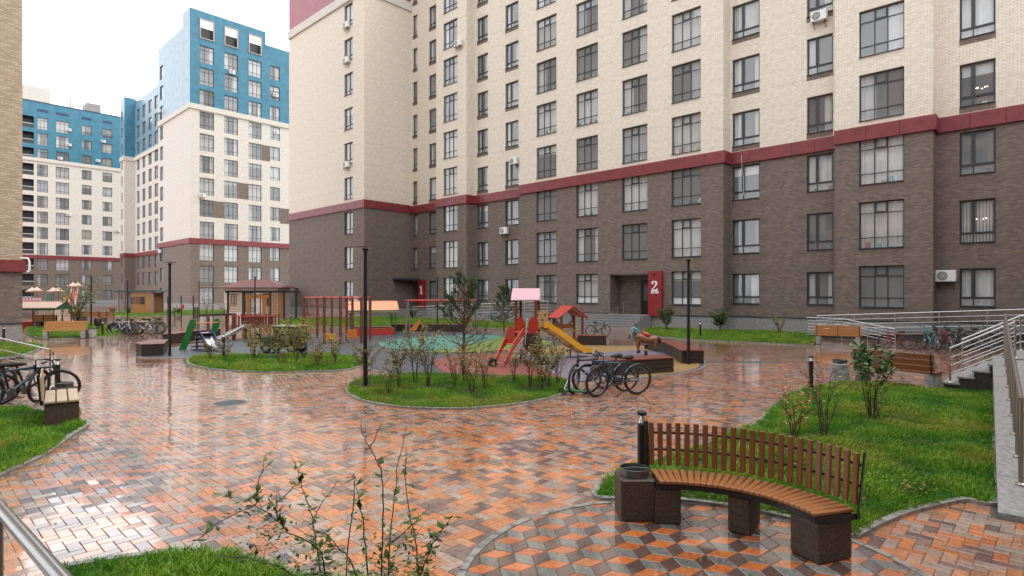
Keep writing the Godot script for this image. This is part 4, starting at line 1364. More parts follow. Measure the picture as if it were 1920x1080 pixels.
func bollards() -> void:
	var b := Bld.new()
	b.lathe([Vector2(.075, 0), Vector2(.075, .012), Vector2(.048, .016), Vector2(.048, .72), Vector2(.044, .726), Vector2(0, .726)], 16)
	var c := Bld.new()
	c.lathe([Vector2(.0, .726), Vector2(.034, .727), Vector2(.044, .735), Vector2(.020, .80), Vector2(.020, .815)], 16)
	var cap := Bld.new()
	cap.lathe([Vector2(.0, .812), Vector2(.05, .814), Vector2(.054, .82), Vector2(.054, .842), Vector2(.048, .85), Vector2(0, .853)], 16)
	var bm := b.mesh(); var cm := c.mesh(); var km := cap.mesh()
	for q in [[5.66, -3.36, 1.06, "black bollard light standing at the end of the curved bench by the concrete bin"], [14.06, -4.06, .95, "black bollard light at the lawn edge beside bare shrubs"], [7.71, -20.63, 1, "black bollard light in front of the metal slide chute"], [7.48, -36.01, .9, "short black bollard light on the lawn edge near the bicycle heap"], [27.23, -12.9, .95, "black bollard light on the grass strip before the brown facade"], [3.55, -35.31, .8, "black bollard light at the tan building corner"], [2.36, -15.1, 1.0, "black bollard light behind the end of the slatted bench beside parked bicycles"], [18.53, -37.95, .95, "black bollard light on the lawn beyond the toy truck"], [7.81, -50.31, .95, "distant black bollard light in the far playground"], [9.2, -57.0, .95, "distant black bollard light on the far paving"]]:
		var t := thing("bollard_light", q[3], "bollard", Vector3(q[0], 0, q[1]), 0, "black bollard lights")
		t.scale = Vector3(1, q[2], 1)
		part(t, "post", bm, M.black_metal)
		part(t, "reflector", cm, M.steel)
		part(t, "cap", km, M.black_metal)

func curved_bench() -> void:
	var C := Vector3(4.20, 0, -2.03)
	var t := thing("curved_bench", "curved slatted wooden bench with tall backrest on aggregate concrete blocks", "bench", C)
	var a0 := deg_to_rad(-42.5); var a1 := deg_to_rad(31.5)
	var dir := func(a: float) -> Vector3: return Vector3(cos(a), 0, sin(a))
	var r := RandomNumberGenerator.new()
	r.seed = 61
	var seat := Bld.new()
	seat.bev(Vector3.ZERO, Vector3(.054, .032, .40), .006)
	var sm := seat.mesh()
	var n := 27
	for i in n:
		var a := lerpf(a0, a1, (i + .3) / (n - .4))
		var d: Vector3 = dir.call(a)
		var bs := Basis(Vector3.UP.cross(d), Vector3.UP, d)
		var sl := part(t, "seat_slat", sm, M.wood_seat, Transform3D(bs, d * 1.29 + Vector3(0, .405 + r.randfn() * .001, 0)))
	var bk := Bld.new()
	bk.bev(Vector3.ZERO, Vector3(.052, .43, .026), .006, Basis(Vector3.RIGHT, 0))
	var bm := bk.mesh()
	n = 23
	for i in n:
		var a := lerpf(a0 + .005, a1 - .005, float(i) / (n - 1))
		var d: Vector3 = dir.call(a)
		var bs := Basis(Vector3.UP.cross(d), Vector3.UP, d) * Basis(Vector3.RIGHT, .06)
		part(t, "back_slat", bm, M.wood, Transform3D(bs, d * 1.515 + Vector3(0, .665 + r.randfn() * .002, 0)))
	for q in [[1.545, .60, .014], [1.56, .77, .014]]:
		var rb := Bld.new()
		var ps := []
		for k in 25: ps.append(dir.call(lerpf(a0, a1, k / 24.0)) * q[0] + Vector3(0, q[1], 0))
		rb.tube(ps, q[2], 8)
		part(t, "back_rail", rb, M.black_metal)
	# steel band below the seat, front and back
	for rr in [1.11, 1.46]:
		var fb := Bld.new()
		for k in 24:
			var A: Vector3 = dir.call(lerpf(a0, a1, k / 24.0)) * rr; var B: Vector3 = dir.call(lerpf(a0, a1, (k + 1) / 24.0)) * rr
			fb.beam(A + Vector3(0, .362, 0), B + Vector3(0, .362, 0), .012, .05)
		part(t, "seat_rail", fb, M.black_metal)
	for a in [a0 - .022, a1 + .022]:
		var eb := Bld.new()
		var d: Vector3 = dir.call(a)
		eb.beam(d * 1.50 + Vector3(0, .34, 0), d * 1.57 + Vector3(0, .885, 0), .012, .06)
		eb.beam(d * 1.10 + Vector3(0, .362, 0), d * 1.52 + Vector3(0, .362, 0), .012, .05)
		part(t, "end_frame", eb, M.black_metal)
	for q in [[-38.5, .34, .24], [-6.0, .34, .20], [25.5, .37, .30]]:
		var pb := Bld.new()
		var d: Vector3 = dir.call(deg_to_rad(q[0]))
		pb.bev(d * 1.29 + Vector3(0, .168, 0), Vector3(q[2], .336, q[1]), .012, Basis(Vector3.UP.cross(d), Vector3.UP, d))
		part(t, "concrete_block", pb, M.aggregate)

func litter_bin(p: Vector3, turn: float, label: String, m: Material, sc := 1.0) -> void:
	var t := thing("litter_bin", label, "litter bin", p, turn, "square concrete litter bins")
	t.scale = Vector3.ONE * sc
	var b := Bld.new()
	b.bev(Vector3(0, .20, 0), Vector3(.335, .40, .335), .012)
	part(t, "concrete_body", b, m)
	var l := Bld.new()
	l.lathe([Vector2(.125, .398), Vector2(.138, .40), Vector2(.142, .47), Vector2(.147, .476), Vector2(.138, .478), Vector2(.13, .41), Vector2(.12, .36), Vector2(0, .355)], 28)
	part(t, "metal_liner", l, M.zinc)
	var hb := Bld.new()
	hb.tube([Vector3(-.138, .465, 0), Vector3(0, .478, 0), Vector3(.138, .465, 0)], .005, 6)
	part(t, "liner_handle", hb, M.zinc)

# straight bench: two concrete blocks, three seat planks, plank backrest on the +z side of its own axis
func plank_bench(p: Vector3, turn: float, L: float, label: String, wood: Material, block: Material, back_h := .42, lean := .12) -> void:
	var t := thing("plank_bench", label, "bench", p, turn, "straight plank benches on concrete blocks")
	for s in [-1, 1]:
		var b := Bld.new()
		b.bev(Vector3(s * (L * .5 - .12), .19, 0), Vector3(.17, .38, .46), .012)
		part(t, "concrete_block", b, block)
	var pl := Bld.new()
	pl.bev(Vector3.ZERO, Vector3(L, .04, .145), .007)
	var pm := pl.mesh()
	for k in 3: part(t, "seat_plank", pm, wood, Transform3D(Basis(), Vector3(0, .40, -.16 + k * .16)))
	var bp := Bld.new()
	bp.bev(Vector3.ZERO, Vector3(L, .028, .125), .006)
	var bmsh := bp.mesh()
	var bs := Basis(Vector3.RIGHT, PI / 2 + lean)
	for k in 3: part(t, "back_plank", bmsh, wood, Transform3D(bs, Vector3(0, .50 + k * .135, .26 + k * .135 * lean)))
	for s in [-1, 0, 1]:
		var br := Bld.new()
		br.beam(Vector3(s * (L * .5 - .06), .36, .262), Vector3(s * (L * .5 - .06), .86, .31), .05, .012)
		part(t, "back_bracket", br, M.black_metal)

# low box seat clad with dark planks; footprint in metres
func plank_seat(ps: Array, label: String, h := .42) -> void:
	var c := Vector2.ZERO
	for q in ps: c += q
	c /= ps.size()
	var t := thing("plank_box_seat", label, "bench", Vector3(c.x, 0, c.y), 0, "low box seats clad in dark planks")
	var loc := PackedVector2Array()
	for q in ps: loc.append(q - c)
	if not Geometry2D.is_polygon_clockwise(loc): loc.reverse()
	var core := Bld.new()
	core.prism(PackedVector2Array(Geometry2D.offset_polygon(loc, -.03)[0]), 0, h - .04)
	part(t, "core", core, M.rubber_black)
	for k in 3:
		var b := Bld.new()
		var y0 := .02 + k * (h - .05) / 3.0
		b.prism(loc, y0, y0 + (h - .05) / 3.0 - .015)
		part(t, "cladding_plank", b, M.wood_dark)
	var lid := Bld.new()
	lid.prism(PackedVector2Array(Geometry2D.offset_polygon(loc, .025)[0]), h - .03, h)
	part(t, "seat_top", lid, M.wood_red)

func bench_group() -> void:
	curved_bench()
	litter_bin(Vector3(5.05, 0, -3.08), deg_to_rad(-46.0), "speckled concrete litter bin with round metal liner beside the curved bench", M.aggregate)
	# bench at the near lawn, seen from behind: its seat side faces the facade
	plank_bench(Vector3(16.42, 0, -2.85), deg_to_rad(77) + PI, 1.75, "brown slatted bench on pale blocks at the lawn edge by the stairs", M.wood, M.concrete)
	litter_bin(Vector3(16.15, 0, -4.0), .3, "pale grey concrete litter bin beside the slatted bench at the lawn", M.concrete, 1.15)
	plank_bench(Vector3(27.75, 0, -6.95), deg_to_rad(-78), 1.7, "golden plank bench with backrest in front of the steel ramp rails", M.wood_gold, M.concrete)
	plank_bench(Vector3(5.8, 0, -35.3), deg_to_rad(-18) + PI, 1.7, "golden brown plank bench with solid back on the far left lawn", M.wood_gold, M.concrete)
	litter_bin(Vector3(6.85, 0, -35.2), .2, "small grey concrete bin next to the far left plank bench", M.concrete)
	# bench on the left, seen from its end
	plank_bench(Vector3(2.06, 0, -12.8), deg_to_rad(-98.8), 1.45, "weathered pale plank bench on an aggregate block beside the left lawn", M.wood_pale, M.aggregate, .42, .06)
	litter_bin(Vector3(2.3, 0, -14.0), .2, "concrete bin behind the weathered pale bench", M.aggregate)
	plank_seat(vv([6.07,-24.39, 6.0,-23.43, 6.62,-23.2, 7.35,-25.2, 6.9,-25.6]), "short dark plank box seat at the edge of the play area by the lamp")
	plank_seat(vv([8.16,-28.74, 9.46,-30.37, 11.12,-31.07, 11.3,-30.6, 9.75,-29.9, 8.6,-28.5]), "long dark plank box seat curving behind the green slide")
	plank_seat(vv([14.95,-7.86, 13.78,-8.33, 12.89,-8.83, 13.2,-9.4, 14.2,-8.9, 15.25,-8.45]), "dark plank box seat beside the leaning bicycles")
	plank_seat(vv([19.9,-14.9, 20.63,-13.94, 21.0,-14.2, 20.3,-15.2]), "dark plank box seat in front of the red-roofed playhouse")
	plank_seat(vv([20.64,-11.55, 19.7,-10.1, 18.51,-9.13, 17.41,-8.13, 16.95,-8.65, 18.2,-9.6, 19.3,-10.5, 20.2,-11.8]), "curved dark plank box seat behind the horse rider")
	plank_seat(vv([19.6,-27.9, 22.6,-25.0, 23.0,-25.4, 20.0,-28.3]), "long dark plank box seat behind the swing")
	var m := thing("manhole_cover", "round cast iron manhole cover set in the wet paving", "manhole cover", Vector3(4.65, 0, -12.13))
	var b := Bld.new()
	b.lathe([Vector2(.36, -.01), Vector2(.36, .006), Vector2(.31, .007)], 32)
	part(m, "rim", b, M.kerb)
	b = Bld.new()
	b.lathe([Vector2(.305, .004), Vector2(0, .005)], 32)
	for k in 5: b.box(Vector3(0, .006, -.2 + k * .1), Vector3(sqrt(.3 * .3 - pow(-.2 + k * .1, 2)) * 1.8, .006, .03))
	part(m, "lid", b, M.zinc)

# ---------------------------------------------------------------- bicycles
var bike_meshes := {}
func bicycle(p: Vector3, turn: float, col: int, label: String, wr := .32, lean := .12, steer := .2, sc := 1.0) -> void:
	if bike_meshes.is_empty():
		var ty := Bld.new()
		ty.torus(Vector3.ZERO, Vector3(0, 0, 1), .312, .029, 28, 8)
		var rim := Bld.new()
		rim.torus(Vector3.ZERO, Vector3(0, 0, 1), .287, .012, 28, 6)
		var sp := Bld.new()
		for k in 20:
			var a := TAU * k / 20
			sp.bar(Vector3(0, 0, .02 if k % 2 else -.02), Vector3(cos(a), sin(a), 0) * .285, .0016, 3)
		sp.lathe([Vector2(.0, -.04), Vector2(.02, -.04), Vector2(.02, .04), Vector2(0, .04)], 8, Transform3D(Basis(Vector3.RIGHT, PI / 2), Vector3.ZERO))
		var fr := Bld.new()
		var bb := Vector3(-.08, .29, 0); var st := Vector3(-.20, .72, 0); var hd := Vector3(.36, .74, 0); var hl := Vector3(.39, .62, 0); var ra := Vector3(-.5, .33, 0)
		fr.tube([hd, st], .021, 8); fr.tube([hl, bb], .029, 8); fr.tube([bb, st + Vector3(-.02, .08, 0)], .02, 8); fr.tube([hd + Vector3(-.01, .04, 0), hl], .027, 8)
		for s in [-.035, .035]:
			fr.tube([bb + Vector3(0, 0, s * .5), ra + Vector3(0, 0, s * 1.6)], .010, 6)
			fr.tube([st + Vector3(0, -.05, s * .4), ra + Vector3(0, 0, s * 1.6)], .009, 6)
		var fk := Bld.new()
		for s in [-.05, .05]: fk.tube([Vector3(.385, .63, s * .8), Vector3(.41, .5, s), Vector3(.48, .33, s)], .013, 6)
		fk.bar(Vector3(.38, .64, -.05), Vector3(.38, .64, .05), .018, 6)
		fk.bar(Vector3(.385, .63, 0), Vector3(.33, .88, 0), .014, 6)
		var hb := Bld.new()
		hb.tube([Vector3(.26, .92, -.29), Vector3(.31, .91, -.12), Vector3(.35, .88, 0), Vector3(.31, .91, .12), Vector3(.26, .92, .29)], .012, 6)
		var gp := Bld.new()
		for s in [-1, 1]: gp.bar(Vector3(.255, .92, s * .30), Vector3(.29, .915, s * .19), .018, 8)
		var sd := Bld.new()
		sd.tube([Vector3(-.36, .83, 0), Vector3(-.30, .845, 0), Vector3(-.2, .84, 0), Vector3(-.06, .835, 0)], [.035, .06, .045, .018], 8)
		sd.bar(Vector3(-.225, .8, 0), Vector3(-.235, .83, 0), .014, 6)
		var cr := Bld.new()
		cr.lathe([Vector2(0, .045), Vector2(.085, .046), Vector2(.09, .05), Vector2(.085, .054), Vector2(0, .055)], 18, Transform3D(Basis(Vector3.RIGHT, PI / 2), bb))
		cr.beam(bb + Vector3(0, 0, .065), bb + Vector3(.12, -.09, .065), .015, .02); cr.beam(bb - Vector3(0, 0, .065), bb + Vector3(-.12, .09, -.065), .015, .02)
		cr.box(bb + Vector3(.12, -.09, .11), Vector3(.08, .02, .08)); cr.box(bb + Vector3(-.12, .09, -.11), Vector3(.08, .02, .08))
		cr.bar(bb + Vector3(0, .085, .05), ra + Vector3(0, .03, .05), .005, 4); cr.bar(bb + Vector3(0, -.085, .05), ra + Vector3(0, -.03, .05), .005, 4)
		var mgs := []
		for wc in [Vector3(-.5, .33, 0), Vector3(.49, .33, 0)]:
			var mg := Bld.new()
			mgs.append(mg)
			var ps := []
			for k in 8: ps.append(wc + Vector3(cos(.5 + k * .28), sin(.5 + k * .28), 0) * .36)
			for k in 7: mg.beam(ps[k], ps[k + 1], .05, .006)
		bike_meshes = {"tyre": ty.mesh(), "rim": rim.mesh(), "spokes": sp.mesh(), "frame": fr.mesh(), "fork": fk.mesh(), "handlebar": hb.mesh(), "grips": gp.mesh(), "saddle": sd.mesh(), "crank": cr.mesh(), "mudguards": [mgs[0].mesh(), mgs[1].mesh()]}
	var t := thing("bicycle", label, "bicycle", p, turn, "parked bicycles")
	t.basis = (Basis(Vector3.UP, turn) * Basis(Vector3.RIGHT, lean)).scaled(Vector3.ONE * sc)
	part(t, "frame", bike_meshes.frame, M["bike%d" % col])
	part(t, "saddle", bike_meshes.saddle, M.rubber_black)
	part(t, "crankset", bike_meshes.crank, M.zinc)
	if col % 2 == 0:
		for mm in bike_meshes.mudguards: part(t, "mudguard", mm, M.zinc)
	var stx := Transform3D(Basis(Vector3.UP, steer), Vector3.ZERO)
	stx.origin = Vector3(.42, 0, 0) - stx.basis * Vector3(.42, 0, 0)
	part(t, "fork", bike_meshes.fork, M["bike%d" % col], stx)
	var h := part(t, "handlebar", bike_meshes.handlebar, M.zinc, stx)
	part(h, "grips", bike_meshes.grips, M.rubber_black)
	for q in [Transform3D(Basis(), Vector3(-.5, .338, 0)), stx * Transform3D(Basis(), Vector3(.49, .338, 0))]:
		var w := part(t, "wheel", bike_meshes.tyre, M.rubber_black, q)
		part(w, "rim", bike_meshes.rim, M.zinc)
		part(w, "spokes", bike_meshes.spokes, M.steel)

func bicycles() -> void:
	var R := YAW      # turn that lays a thing across the view
	bicycle(Vector3(10.72, 0, -6.98), R + PI + .30, 0, "dark blue bicycle leaning beside the plank box seat, in front of its twin", .32, -.10, .3, .98)
	bicycle(Vector3(10.85, 0, -7.35), R + PI + .35, 4, "navy bicycle parked behind the dark blue one next to the oval lawn", .32, -.12, -.3, .98)
	bicycle(Vector3(10.75, 0, -7.75), R + PI + .6, 1, "black bicycle farthest in against the lawn behind two blue bicycles", .32, -.1, .5, .98)
	bicycle(Vector3(1.62, 0, -14.75), R + PI * .5 - .25, 0, "dark bicycle with pale fork standing head-on at the left railing", .32, .08, .4, 1.0)
	bicycle(Vector3(1.95, 0, -15.2), R + PI * .5 - .9, 1, "black bicycle tilted against the left bench", .32, .3, -.3, 1.0)
	bicycle(Vector3(1.2, 0, -15.3), R + PI * .5, 2, "dark red bicycle half hidden at the left railing", .32, .1, .1, 1.0)
	var hl := ["white bicycle at the left end of the heap round the lamp post", "blue bicycle lying across the middle of the heap", "black bicycle on top of the heap round the lamp post", "grey bicycle at the back of the heap round the lamp post", "dark bicycle at the right end of the heap round the lamp post", "teal bicycle leaning in the heap of bicycles"]
	var hc := [3, 4, 1, 3, 1, 5]
	for i in 6:
		bicycle(Vector3(8.35 + i * .30, 0, -36.2 - (i % 3) * .28 + i * .12), R + (PI if i % 2 else 0.0) + .25 * sin(i * 2.1), hc[i], hl[i], .32, .14 * (1 if i % 2 else -1) - .2 * float(i == 1), .4 * sin(i * 1.7), .95)
	bicycle(Vector3(27.35, 0, -4.75), R + PI - .5, 2, "red and purple child's bicycle parked below the steel ramp rails", .32, .1, .3, .8)
	var rl := ["pale blue bicycle seen end-on by the low dark wall", "red bicycle seen end-on between two others by the low dark wall", "black bicycle seen end-on nearest the stairs"]
	var rc := [5, 2, 1]
	for i in 3: bicycle(Vector3(28.0 + i * .32, 0, -3.75 + i * .33), R + PI * .5 + .15 * (i - 1), rc[i], rl[i], .32, .08, .2 * (i - 1), .95)
	for i in 3: bicycle(Vector3(29.4 + i * .35, 0, -2.7 + i * .35), R + PI * .5 + .3, [1, 6, 1][i], ["dark bicycle behind the stair rail, first of three", "olive bicycle behind the stair rail, between two dark ones", "dark bicycle behind the stair rail, beside the ramp wall"][i], .32, .08, .1, .95)
	bicycle(Vector3(25.9, 0, -15.8), R + PI * .5 - .4, 5, "small cyan and black child's bicycle in front of the entrance steps", .32, .1, .2, .75)
	bicycle(Vector3(25.0, 0, -17.4), R + .2, 1, "black bicycle with pale wheels behind the red-roofed playhouse", .32, .1, .2, .85)
	# kick scooter lying on the lawn edge
	var s := thing("kick_scooter", "green kick scooter lying by the front wheel of the bicycles", "scooter", Vector3(10.2, .02, -7.72), YAW)
	var b := Bld.new()
	b.bev(Vector3(0, .06, 0), Vector3(.5, .05, .13), .02, Basis(Vector3.BACK, -.06))
	part(s, "deck", b, M.play_green)
	b = Bld.new()
	b.tube([Vector3(-.22, .09, 0), Vector3(-.12, .30, -.12), Vector3(0, .5, -.26)], .014, 6)
	part(s, "stem", b, M.steel)
	for x in [-.28, .26]:
		b = Bld.new()
		b.torus(Vector3(x, .06, 0), Vector3(0, 0, 1), .045, .016, 14, 6)
		part(s, "wheel", b, M.rubber_black)

# ---------------------------------------------------------------- railings, stairs, ramps
func railing(pts: Array, label: String, heights: Array, post_gap: float, rad := .02, m: Material = null, pos_h := .9, nm := "handrail") -> Node3D:
	if m == null: m = M.steel
	var o: Vector3 = pts[0]
	var t := thing(nm, label, "railing", o, 0, "steel railings")
	for h in heights:
		var b := Bld.new()
		var ps := []
		for p in pts: ps.append(p - o + Vector3(0, h, 0))
		b.tube(ps, rad if h == heights[0] else rad * .55, 8)
		part(t, "rail", b, m)
	for i in pts.size() - 1:
		var A: Vector3 = pts[i] - o; var B: Vector3 = pts[i + 1] - o
		var n := maxi(1, int(round(A.distance_to(B) / post_gap)))
		for k in n + (1 if i == pts.size() - 2 else 0):
			var p := A.lerp(B, float(k) / n)
			var pb := Bld.new()
			pb.bar(p, p + Vector3(0, heights[0], 0), rad * .9, 8)
			pb.lathe([Vector2(.05, 0), Vector2(.05, .012), Vector2(.02, .03)], 12, Transform3D(Basis(), p))
			part(t, "post", pb, m)
	return t

func stairs_and_ramps() -> void:
	# ramp on the right: granite coping rising from the paving to the landing
	var rt := thing("access_ramp", "grey granite ramp with sloping coping rising along the lawn", "ramp", Vector3(7.45, 0, -.45))
	var A := Vector3(7.45, .0, -.45); var B := Vector3(16.4, .80, -1.08)
	var side := (B - A).cross(Vector3.UP).normalized() * -1.0
	if side.z < 0: side = -side
	side.y = 0
	side = side.normalized()
	var N := 8
	for k in N:
		var p := A.lerp(B, float(k) / N) - A; var q := A.lerp(B, float(k + 1) / N - .001) - A
		var b := Bld.new()
		var w := side * .26
		var up := Vector3(0, .05, 0)
		b.quad(p + up + w, q + up + w, q + up, p + up)
		b.quad(Vector3(p.x, -.02, p.z), p + up, q + up, Vector3(q.x, -.02, q.z))
		b.quad(Vector3(q.x, -.02, q.z) + w, q + up + w, p + up + w, Vector3(p.x, -.02, p.z) + w)
		if k == 0: b.quad(Vector3(p.x, -.02, p.z) + w, p + up + w, p + up, Vector3(p.x, -.02, p.z))
		part(rt, "coping_slab", b, M.granite)
	var rs := Bld.new()
	var w2 := side * .26; var w3 := side * 1.9
	rs.quad(w3, B - A + w3 - Vector3(0, .02, 0), B - A + w2 - Vector3(0, .02, 0), w2)
	part(rt, "ramp_surface", rs, M.stone)
	var rp := []
	for k in 2: rp.append(A.lerp(B, .10 + .88 * k) + side * .20 + Vector3(0, .05, 0))
	railing(rp, "brown steel handrail with many posts along the granite ramp", [.92, .80], 1.0, .025, M.steel_old)
	var rp2 := []
	for p in rp: rp2.append(p + side * 1.3)
	railing(rp2, "outer brown steel handrail on the far side of the granite ramp", [.92, .80], 1.6, .025, M.steel_old)
	# landing and stairs at its upper end
	var st := thing("entrance_stairs", "granite stairs with dark slate risers leading up to the landing", "stairs", Vector3(16.5, 0, -1.95))
	for k in 5:
		var y := .16 * (k + 1)
		var z := .27 * k
		var b := Bld.new()
		b.box(Vector3(1.25, y * .5 - .02, z + (1.08 - z) * .5 + .135), Vector3(2.5 - .004 * k, y - .05, 1.08 - z + .27))
		part(st, "slate_step", b, M.slate_dark)
		b = Bld.new()
		b.bev(Vector3(1.25, y - .012, z + .13), Vector3(2.56, .05, .33), .008)
		part(st, "granite_tread", b, M.granite)
	solid(st, "landing", M.granite, Vector3(-.1, 0, 1.36), Vector3(3.2, .80, 7.8))
	var g0 := Vector3(16.62, .18, -1.83)
	railing([Vector3(16.62, .16, -1.85), Vector3(16.62, .80, -.72)], "steel stair handrail on the near side of the granite steps", [.78, .56, .38, .20], 1.0, .022)
	railing([Vector3(18.9, .16, -1.85), Vector3(18.9, .80, -.72), Vector3(18.9, .80, 1.8)], "steel stair handrail on the far side of the granite steps", [.85, .62, .42, .22], 1.2, .022)
	# ramp along the brown facade
	var fr := thing("access_ramp", "long low ramp with dark stone wall below the ground floor windows", "ramp", Vector3(31.4, 0, -9.2))
	var wb := Bld.new()
	wb.quad(Vector3(0, 0, 0), Vector3(0, 0, 9.2), Vector3(0, .62, 9.2), Vector3(0, .12, 0))
	wb.quad(Vector3(0, .12, 0), Vector3(0, .62, 9.2), Vector3(2.2, .62, 9.2), Vector3(2.2, .12, 0))
	part(fr, "ramp_body", wb, M.slate_dark)
	var cb := Bld.new()
	cb.beam(Vector3(0, .14, 0), Vector3(0, .66, 9.2), .2, .05)
	part(fr, "coping", cb, M.granite)
	railing([Vector3(31.4, .17, -8.8), Vector3(31.4, .66, -.6)], "long bright steel railing rising along the facade ramp", [.92, .70, .48, .28], 1.6, .024)
	railing([Vector3(30.2, .05, -8.9), Vector3(30.2, .05, -7.4), Vector3(30.2, -.35, -5.3)], "bright steel railing sloping down in front of the facade ramp", [.98, .84, .70, .56, .42], 1.4, .02)
	# steps and ramps of entrance 2
	var e2 := thing("entrance_stairs", "wide grey stone steps with platform before entrance number two", "stairs", Vector3(31.4, 0, -26.3))
	for k in 5:
		var y := .15 * (k + 1)
		solid(e2, "step", M.stone, Vector3(k * .3, -.02, 0), Vector3(k * .3 + (.297 if k < 4 else 1.1), y, 7.0))
	for k in 5: solid(e2, "tread", M.granite, Vector3(k * .3 - .03, .15 * (k + 1), -.01), Vector3(k * .3 + (.28 if k < 4 else 1.1), .15 * (k + 1) + .03, 7.01))
	railing([Vector3(31.6, .15, -20.9), Vector3(32.9, .75, -20.9)], "short steel stair rail beside the door of entrance two", [.85, .6, .35], .9, .02)
	railing([Vector3(31.5, .15, -25.9), Vector3(32.9, .75, -25.9)], "short steel stair rail at the far end of the entrance two steps", [.85, .6, .35], .9, .02)
	var r2 := thing("access_ramp", "long grey ramp wall running along the facade past entrance two", "ramp", Vector3(31.8, 0, -42.0))
	var vb := Bld.new()
	vb.quad(Vector3(0, 0, 0), Vector3(0, 0, 15.6), Vector3(0, .75, 15.6), Vector3(0, .1, 0))
	vb.quad(Vector3(0, .1, 0), Vector3(0, .75, 15.6), Vector3(1.9, .75, 15.6), Vector3(1.9, .1, 0))
	part(r2, "ramp_body", vb, M.stone)
	railing([Vector3(31.8, .1, -42.0), Vector3(31.8, .75, -26.4)], "long pale steel railing along the ramp to entrance two", [.9, .68, .46, .24], 2.2, .024)
	# near handrail at the standpoint, beaded with rain
	var nr := railing([Vector3(.165, .55, -4.2), Vector3(.34, .55, -1.2)], "wet round steel handrail close by with raindrops on it", [.915, .45], 1.27, .021, M.steel_wet)
	var drops := Bld.new()
	var r := RandomNumberGenerator.new()
	r.seed = 8
	for k in 900:
		var z := r.randf_range(.2, 3.0); var a := r.randf_range(-1.5, 1.5)
		var s := r.randf_range(.0008, .0022)
		var n := Vector3(sin(a), cos(a), 0)
		drops.lathe([Vector2(s, 0), Vector2(s * .7, s * .6), Vector2(0, s * .8)], 5, Transform3D(Basis(n.cross(Vector3.BACK), n, Vector3.BACK), Vector3(.175 * z / 3.0, .915, z) + n * .0205))
	var dm := part(nr, "raindrops", drops, M.glass)
	dm.set_meta("kind", "stuff")
	var pl := thing("porch", "stone porch floor under the near handrail", "porch", Vector3(-2.5, 0, -4.3))
	solid(pl, "floor_slab", M.stone, Vector3(0, -.02, 0), Vector3(2.83, .55, 5.5))
	# left railing at the bicycle stand
	railing([Vector3(-.2, .9, -20.5), Vector3(2.55, .0, -17.2)], "steel handrail descending to the left bicycle stand", [.88, .62, .42, .22], 2.0, .024)
	var ls := thing("entrance_stairs", "grey stone steps at the left bicycle stand", "stairs", Vector3(-2.5, 0, -20))
	for k in 5: solid(ls, "step", M.stone, Vector3(0, -.02, -1.5), Vector3(3.3 - k * .3, .15 * (k + 1), 1.6))

# ---------------------------------------------------------------- plants
func add_leaf(b: Bld, p: Vector3, d: Vector3, s: float, w: float) -> void:
	var side := d.cross(Vector3.UP if absf(d.y) < .9 else Vector3.RIGHT).normalized()
	var nn := side.cross(d).normalized()
	var m := p + d * s * .5 + nn * s * .10
	var e := p + d * s
	var l := m - side * s * w - nn * s * .12
	var q := m + side * s * w - nn * s * .12
	b.tri3(p, q, m); b.tri3(m, q, e); b.tri3(p, m, l); b.tri3(m, e, l)

const GREENS := [Color(.05, .10, .02), Color(.08, .14, .03), Color(.04, .075, .02), Color(.12, .17, .04)]
const AUTUMN := [Color(.30, .11, .04), Color(.20, .17, .06), Color(.12, .15, .04), Color(.34, .24, .08), Color(.09, .12, .035), Color(.15, .17, .06), Color(.22, .08, .04), Color(.11, .14, .05)]
const YELLOWS := [Color(.34, .27, .05), Color(.26, .20, .06), Color(.16, .16, .04), Color(.38, .24, .05), Color(.10, .10, .03)]
const REDS := [Color(.40, .05, .02), Color(.34, .09, .03), Color(.45, .12, .05), Color(.5, .38, .26)]

